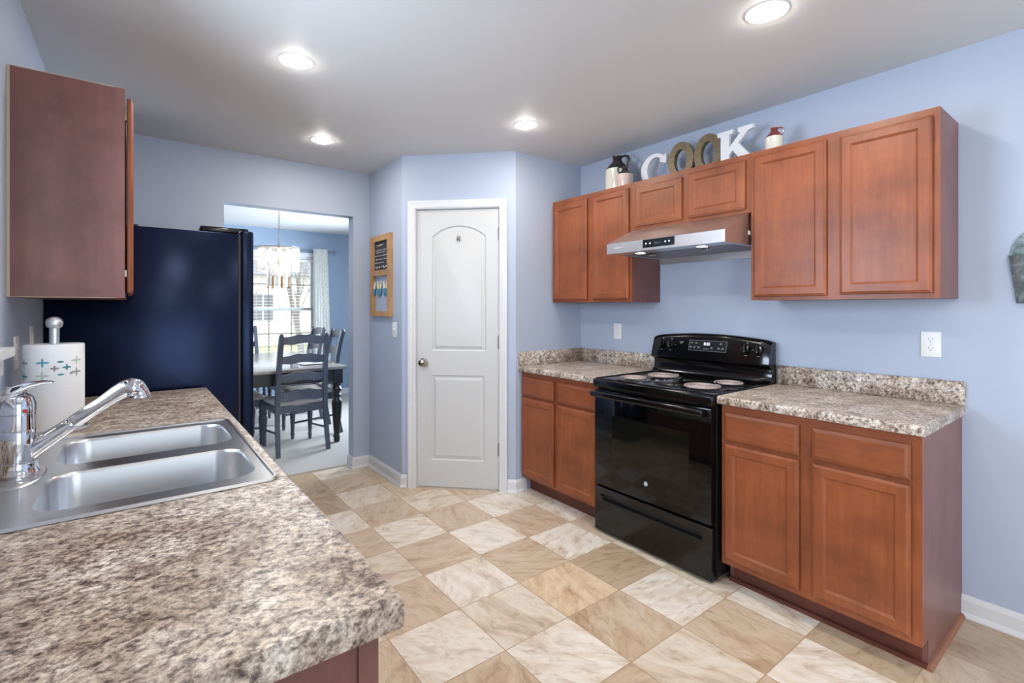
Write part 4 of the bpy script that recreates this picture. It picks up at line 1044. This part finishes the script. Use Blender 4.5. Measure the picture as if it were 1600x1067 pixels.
# ------------------------------------------------------------------ ceiling downlights
G = 'recessed ceiling lights over the kitchen'
def downlight(x, y, label):
    t = thing('recessed_ceiling_light', label, 'ceiling light', (x, y, H), 0, G)
    mb = MB(TRIM); mb.lathe([(0.078, 0), (0.077, -0.002), (0.066, -0.003), (0.060, -0.002), (0.060, 0)], 40, caps=False); mb.build('trim_ring', t)
    mb = MB(LEDM); mb.lathe([(0.0, -0.020), (0.02, -0.0188), (0.038, -0.015), (0.050, -0.0095), (0.0585, -0.002)], 36, caps=False); mb.build('lens', t)
    l = bpy.data.lights.new('led', 'AREA'); l.shape = 'DISK'; l.size = 0.11; l.energy = LED_POWER; l.color = LED_COLOR
    o = bpy.data.objects.new('led_light', l); COL.objects.link(o); o.parent = t; o.location = (0, 0, -0.022)
for x, y, lab in ((0.601, 2.393, 'lit round recessed ceiling light nearest the left wall cabinet'), (1.937, 0.898, 'lit round recessed ceiling light at the top edge of the photo'), (1.024, 3.409, 'lit round recessed ceiling light nearest the dining room opening'), (1.942, 2.357, 'lit round recessed ceiling light in front of the pantry door and hood'),
                  (0.60, 0.60, 'assumed lit round recessed ceiling light above the camera'), (1.94, -0.60, 'assumed lit round recessed ceiling light behind the camera at the range side'), (0.60, -1.0, 'assumed lit round recessed ceiling light behind the camera at the sink side')):  # lights above and behind the camera are unseen, assumed additions
    downlight(x, y, lab)

# ------------------------------------------------------------------ dining room
# table
TX0, TX1, TY0, TY1 = 0.62, 1.70, 4.85, 6.86
t = thing('dining_table', 'long dining table with grey wood top and black turned legs', 'table', ((TX0 + TX1) / 2, (TY0 + TY1) / 2, 0.006))
hx, hy = (TX1 - TX0) / 2, (TY1 - TY0) / 2
mb = MB(TABT); mb.box(-hx, hx, -hy, hy, 0.728, 0.756, 0.006, 2); mb.build('tabletop', t)
mb = MB(DARKM)
ax, ay = hx - 0.045, hy - 0.045
mb.box(-ax, ax, -ay, -ay + 0.022, 0.61, 0.728); mb.box(-ax, ax, ay - 0.022, ay, 0.61, 0.728); mb.box(-ax, -ax + 0.022, -ay + 0.022, ay - 0.022, 0.61, 0.728); mb.box(ax - 0.022, ax, -ay + 0.022, ay - 0.022, 0.61, 0.728)
mb.build('apron', t, smooth=False)
for sx in (-1, 1):
    for sy in (-1, 1):
        cx, cy = sx * (ax - 0.035), sy * (ay - 0.035)
        mb = MB(DARKM); mb.box(cx - 0.046, cx + 0.046, cy - 0.046, cy + 0.046, 0.585, 0.728, 0.003, 1)
        mb.lathe([(0, 0), (0.026, 0), (0.030, 0.02), (0.030, 0.045), (0.036, 0.052), (0.037, 0.062), (0.030, 0.07), (0.028, 0.085), (0.034, 0.14), (0.046, 0.32), (0.050, 0.39), (0.047, 0.41), (0.034, 0.43), (0.031, 0.445), (0.040, 0.455), (0.042, 0.47), (0.033, 0.482), (0.032, 0.495), (0.044, 0.515), (0.046, 0.53), (0.036, 0.545), (0.033, 0.555), (0.042, 0.57), (0.042, 0.585)], 28, (cx, cy, 0))
        mb.build('leg', t, angle=30)

def make_chair():
    t = thing('dining_chair', 'slate grey ladder-back dining chair with pale seat at the near end of the table', 'chair', (0, 0, 0))
    prof = [(0.0, -0.285), (0.12, -0.262), (0.28, -0.236), (0.44, -0.225), (0.60, -0.230), (0.80, -0.250), (0.95, -0.278), (1.075, -0.312)]
    def yb(z):
        for (za, ya), (zb, yb_) in zip(prof, prof[1:]):
            if z <= zb: return ya + (yb_ - ya) * (z - za) / (zb - za)
        return prof[-1][1]
    def xb(z): return 0.222 - 0.022 * z / 1.075
    sq = [(-1, -1), (1, -1), (1, 1), (-1, 1)]
    for s_ in (-1, 1):
        mb = MB(CHAIRM); zs = [0, 0.12, 0.28, 0.44, 0.60, 0.70, 0.80, 0.88, 0.95, 1.02, 1.075]
        mb.tube([(s_ * xb(z), yb(z), z) for z in zs], [0.0195 if z > 0.3 else 0.017 + 0.002 * z for z in zs], sect=sq, up=(1, 0, 0))
        mb.lathe([(0.012, 0), (0.016, 0.006), (0.018, 0.014), (0.014, 0.024), (0, 0.028)], 14, (s_ * xb(1.075), yb(1.075), 1.072)); mb.build('rear_post', t)
        mb = MB(CHAIRM); mb.lathe([(0, 0), (0.013, 0), (0.016, 0.015), (0.017, 0.04), (0.022, 0.047), (0.022, 0.055), (0.017, 0.062), (0.017, 0.08), (0.023, 0.20), (0.026, 0.27), (0.020, 0.29), (0.018, 0.30), (0.025, 0.31), (0.025, 0.32), (0.019, 0.333), (0.022, 0.345), (0.024, 0.36)], 20, (s_ * 0.215, 0.20, 0)); mb.box(s_ * 0.215 - 0.022, s_ * 0.215 + 0.022, 0.178, 0.222, 0.355, 0.435, 0.002, 1)
        mb.build('front_leg', t, angle=30)
        mb = MB(CHAIRM); mb.tube([(s_ * 0.215, yb(0.2), 0.20), (s_ * 0.215, 0.20, 0.16)], 0.010, 8); mb.build('stretcher', t)
    for (zc, hh) in ((1.045, 0.085), (0.868, 0.085), (0.700, 0.085), (0.530, 0.10)):
        mb = MB(CHAIRM); N = 24; lp = []
        for i in range(N + 1):
            u = -1 + 2 * i / N
            wv = math.cos(u * PI) * 0.5 + 0.5
            wt = 0.024 * (wv ** 0.8) - 0.006 * math.cos(u * 3 * PI) * (1 - abs(u))
            wb = 0.016 * wv - 0.010 * (0.5 - 0.5 * math.cos(u * 2 * PI)) - 0.006 * math.exp(-(u * 5) ** 2)
            zt_ = zc + hh / 2 - 0.020 + wt; zb_ = zc - hh / 2 + wb
            x = u * (xb(zc) - 0.012); y = yb(zc) - 0.018 * (1 - u * u)
            lp.append([(x, y - 0.008, zb_), (x, y + 0.008, zb_), (x, y + 0.008 + 0, zt_), (x, y - 0.008, zt_)])
        mb.loops(lp); mb.build('back_slat', t, angle=40)
    mb = MB(CHAIRM)
    mb.box(-0.205, 0.205, -0.235, -0.213, 0.372, 0.435); mb.box(-0.20, 0.20, 0.19, 0.212, 0.372, 0.435); mb.box(-0.226, -0.206, -0.213, 0.19, 0.372, 0.435); mb.box(0.206, 0.226, -0.213, 0.19, 0.372, 0.435)
    mb.build('seat_rail', t, smooth=False)
    mb = MB(SEAT)
    def pad(i, z):
        return [(x * (1 + 0.10 * (y + 0.2)), y, z) for x, y in rrect(-0.222 + i, 0.222 - i, -0.208 + i, 0.238 - i, 0.05 - i * 0.4, 6)]
    mb.loops([pad(0.008, 0.4355), pad(0.0, 0.445), pad(0.0, 0.458), pad(0.010, 0.470), pad(0.04, 0.478), pad(0.09, 0.482)])
    mb.build('seat', t, angle=60)
    return t
ch = make_chair(); ch['group'] = 'dining chairs'
ch.location = (1.235, 4.995, 0.006); ch.rotation_euler.z = R(3)
spots = [((1.50, 5.50, 0.006), 88, 'slate grey dining chair on the right side of the table nearest the kitchen'),
         ((1.52, 6.25, 0.006), 91, 'slate grey dining chair on the right side of the table nearest the window'),
         ((0.80, 5.48, 0.006), -90, 'slate grey dining chair on the left side of the table, partly behind the refrigerator'),
         ((1.09, 6.88, 0.006), 180, 'slate grey dining chair at the far end of the table in front of the window')]
for loc, rz, lab in spots:
    c = copy_tree(ch); c.location = loc; c.rotation_euler.z = R(rz); c['label'] = lab
# things on the table
t = tag(MB(BIN, PAPER).box(-0.13, 0.13, -0.10, 0.10, 0, 0.006, 0.002, 1).build('binder_folder', loc=(1.46, 5.22, 0.7625), rz=R(8)), 'dark binder lying open near the right corner of the dining table', 'binder')
mb = MB(PAPER); mb.box(-0.115, 0.0, -0.085, 0.085, 0.0062, 0.011, 0.001, 1); mb.box(0.008, 0.115, -0.085, 0.085, 0.0062, 0.009, 0.001, 1); mb.build('pages', t, smooth=False)
mb = MB(NICKEL)
for yy in (-0.04, 0.04): mb.tube([(0.004 + 0.012 * math.cos(a_ * PI / 8), yy, 0.008 + 0.014 * math.sin(a_ * PI / 8)) for a_ in range(9)], 0.0015, 6)
mb.build('ring', t)
tag(MB(PAPER, CHAIRM).box(-0.03, 0.03, -0.03, 0.03, 0, 0.05, 0.003, 1).build('cube_box', loc=(1.245, 5.03, 0.7625), rz=R(10)), 'small pale cube box on the dining table', 'box')
# chandelier
CX, CY = 1.255, 5.70
t = thing('chandelier', 'lit two-tier glass prism chandelier hanging over the dining table', 'chandelier', (CX, CY, H))
mb = MB(NICKEL); mb.lathe([(0.06, 0), (0.058, -0.012), (0.03, -0.028), (0.008, -0.034), (0, -0.034)], 24, caps=False); mb.build('canopy', t)
mb = MB(Mat('chain_brass', rgb(150, 145, 135), 0.35, 0.8).m); zc = -0.034
k_ = 0
while zc > -0.46:
    pts = []
    for a_ in range(0, 361, 45):
        u = 0.009 * math.cos(R(a_)); z = zc - 0.014 + 0.018 * math.sin(R(a_)); pts.append((u, 0, z) if k_ % 2 else (0, u, z))
    mb.tube(pts, 0.0022, 5, caps=False); zc -= 0.027; k_ += 1
mb.build('chain', t)
mb = MB(NICKEL)
def ringt(r, z, rr_): mb.tube([(r * math.cos(R(a_)), r * math.sin(R(a_)), z) for a_ in range(0, 361, 12)], rr_, 6, caps=False)
ringt(0.190, -0.490, 0.005); ringt(0.105, -0.500, 0.004)
mb.tube([(0, 0, -0.45), (0, 0, -0.80)], 0.010, 10)
for a_ in range(0, 360, 60): mb.tube([(0, 0, -0.488), (0.19 * math.cos(R(a_)), 0.19 * math.sin(R(a_)), -0.49)], 0.004, 6)
mb.build('frame', t)
def prism_tier(nm, r, n, z0, z1, mat, tw=0.0):
    mb = MB(mat)
    for i in range(n):
        a_ = 2 * PI * i / n + tw; c_, s_ = math.cos(a_), math.sin(a_)
        mb.tube([(r * c_, r * s_, z0), (r * c_, r * s_, z1)], [0.0105, 0.0105], sect=[(1, 0), (-0.5, 0.87), (-0.5, -0.87)], up=(c_, s_, 0))
    return mb.build(nm, t, smooth=False)
prism_tier('upper_prism_tier', 0.196, 46, -0.480, -0.745, CRYS)
prism_tier('lower_prism_tier', 0.105, 20, -0.700, -0.905, CRYS)
prism_tier('amber_prism_tips', 0.106, 7, -0.800, -0.930, AMBER, 0.3)
for i in range(6):
    a_ = i * PI / 3 + 0.3; c_, s_ = math.cos(a_) * 0.10, math.sin(a_) * 0.10
    mb = MB(PLATE, BULB); mb.lathe([(0.009, -0.60), (0.009, -0.56)], 10, (c_, s_, 0)); mb.tube([(0, 0, -0.60), (c_, s_, -0.60)], 0.004, 6)
    mb.mi = 1; mb.lathe([(0.006, -0.56), (0.014, -0.54), (0.013, -0.52), (0, -0.495)], 12, (c_, s_, 0)); mb.build('candle_bulb', t)
mb = MB(PLATE, BULB); mb.lathe([(0.009, -0.80), (0.009, -0.77)], 10); mb.mi = 1; mb.lathe([(0.006, -0.77), (0.014, -0.75), (0.013, -0.73), (0, -0.71)], 12, (0.02, 0, 0)); mb.build('candle_bulb', t)
l = bpy.data.lights.new('chandelier_light', 'POINT'); l.energy = 3.5; l.color = (1.0, 0.84, 0.66); l.shadow_soft_size = 0.09
o = bpy.data.objects.new('chandelier_light', l); COL.objects.link(o); o.parent = t; o.location = (0, 0, -0.62)

# blinds: slats tilted open in front of each dining window
first = None
for i, (x0, x1) in enumerate(((0.25, 1.17), (1.25, 2.17))):
    t = thing('window_blind', 'white horizontal slat blind on the ' + ('left dining room window, mostly behind the refrigerator' if i == 0 else 'dining room window beside the patterned curtain'), 'blind', ((x0 + x1) / 2, 7.65, 0.59), 0, 'blinds on the dining room window')
    hw = (x1 - x0) / 2
    mb = MB(BLIND); mb.box(-hw, hw, -0.03, 0.03, 1.42, 1.46, 0.003, 1); mb.build('headrail', t)
    mb = MB(BLIND); z = 0.03
    while z < 1.40:
        mb.M = Matrix.Translation((0, 0, z)) @ Matrix.Rotation(R(3), 4, 'X'); mb.box(-hw + 0.005, hw - 0.005, -0.024, 0.024, -0.0014, 0.0014); z += 0.045
    mb.build('slats', t, smooth=False)
    mb = MB(BLIND); mb.box(-hw + 0.003, hw - 0.003, -0.025, 0.025, 0.0, 0.016, 0.003, 1); mb.build('bottom_rail', t)
    mb = MB(Mat('blind_cord_%s' % 'ab'[i], rgb(200, 195, 170), 0.8).m)
    for x in (-hw * 0.7, 0, hw * 0.7): mb.box(x - 0.0015, x + 0.0015, -0.026, -0.0245, 0.01, 1.42); mb.box(x - 0.0015, x + 0.0015, 0.0245, 0.026, 0.01, 1.42)
    mb.build('ladder_cord', t, smooth=False)
# curtain rod and curtains
t = thing('curtain_rod', 'thin grey curtain rod above the dining room window', 'curtain rod', (1.2, 7.592, 2.185))
mb = MB(RODM); mb.tube([(-1.25, 0, 0), (1.25, 0, 0)], 0.009, 12); mb.build('rod', t)
for s_ in (-1, 1):
    mb = MB(RODM); mb.lathe([(0, -0.02), (0.018, -0.008), (0.018, 0.008), (0, 0.02)], 14, (s_ * 1.26, 0, 0)); mb.build('finial', t)
    mb = MB(RODM); mb.box(s_ * 1.18 - 0.006, s_ * 1.18 + 0.006, 0.005, 0.027, -0.006, 0.006); mb.build('bracket', t, smooth=False)
def curtain(x0, x1, x0b, x1b, label):
    mb = MB(CURT); n = 60; lo = []; hi = []
    rows_ = []
    for (z, xa, xb_) in ((0.03, x0b, x1b), (1.1, x0b * 0.6 + x0 * 0.4, x1b * 0.6 + x1 * 0.4), (2.10, x0, x1), (2.215, x0, x1)):
        f = []; b = []
        for i in range(n + 1):
            u = i / n; x = xa + (xb_ - xa) * u; y = 7.553 + 0.018 * math.sin(u * 2 * PI * 5.5 + z * 0.4) + 0.004 * math.sin(u * 17)
            f.append((x, y - 0.002, z)); b.append((x, y + 0.002, z))
        rows_.append(f + b[::-1])
    mb.loops(rows_); o = mb.build('patterned_curtain', angle=70); tag(o, label, 'curtain', 'curtains at the dining room window')
curtain(2.14, 2.34, 2.14, 2.40, 'pale patterned curtain panel right of the dining room window')
curtain(0.02, 0.22, -0.02, 0.24, 'pale patterned curtain panel left of the dining room window, behind the refrigerator')

# ------------------------------------------------------------------ outside the dining window
struct(MB(GRASS).box(-40, 40, 7.8, 60, -0.7, -0.5).build('ground_yard', smooth=False))
t = thing('neighbour_house', 'pale house across the yard seen through the dining room window', 'building', (6.0, 26, -0.5))
mb = MB(SIDING); mb.box(-6, 6, 0, 8, 0, 3.4); mb.build('wall', t, smooth=False)
mb = MB(ROOF); mb.prism([(-0.4, 3.4), (4, 5.6), (8.4, 3.4)], 'x', -6.3, 6.3); mb.build('roof', t, smooth=False)
for x in (-4, -1, 2, 4.6):
    mb = MB(ROOF, PLATE); mb.box(x - 0.45, x + 0.45, -0.03, 0.02, 1.2, 2.5); mb.mi = 1; mb.box(x - 0.03, x + 0.03, -0.05, -0.03, 1.2, 2.5); mb.box(x - 0.45, x + 0.45, -0.05, -0.03, 1.82, 1.88); mb.build('window', t, smooth=False)
def bare_tree(x, y, h, seed, label):
    rnd = random.Random(seed); mb = MB(BARK)
    def branch(p, d, L, r, lv):
        n = 4; pts = [p]; dd_ = d.copy(); rs = [r]
        for i in range(n):
            dd_ = (dd_ + Vector((rnd.uniform(-1, 1), rnd.uniform(-1, 1), rnd.uniform(-0.3, 0.6))) * 0.16).normalized()
            pts.append(pts[-1] + dd_ * L / n); rs.append(r * (1 - 0.5 * (i + 1) / n))
        mb.tube(pts, rs, 5 if lv < 2 else 4, caps=False)
        if lv >= 4: return
        for _ in range(4 if lv < 3 else 3):
            k_ = rnd.randint(1, n); q = pts[k_]
            nd = (dd_ + Vector((rnd.uniform(-1, 1), rnd.uniform(-1, 1), rnd.uniform(-0.2, 0.7))) * 0.85).normalized()
            branch(q, nd, L * rnd.uniform(0.5, 0.72), rs[k_] * 0.6, lv + 1)
    branch(Vector((0, 0, 0)), Vector((0, 0, 1)), h * 0.42, h * 0.012, 0)
    tag(mb.build('bare_tree', loc=(x, y, -0.5), angle=60), label, 'tree', 'bare winter trees outside the window')
bare_tree(4.6, 17.5, 9, 1, 'leafless tree outside the dining window, right one')
bare_tree(2.9, 19.5, 8, 5, 'leafless tree outside the dining window, left one')
bare_tree(7.2, 22, 10, 9, 'leafless tree outside the dining window, farthest one near the pale house')
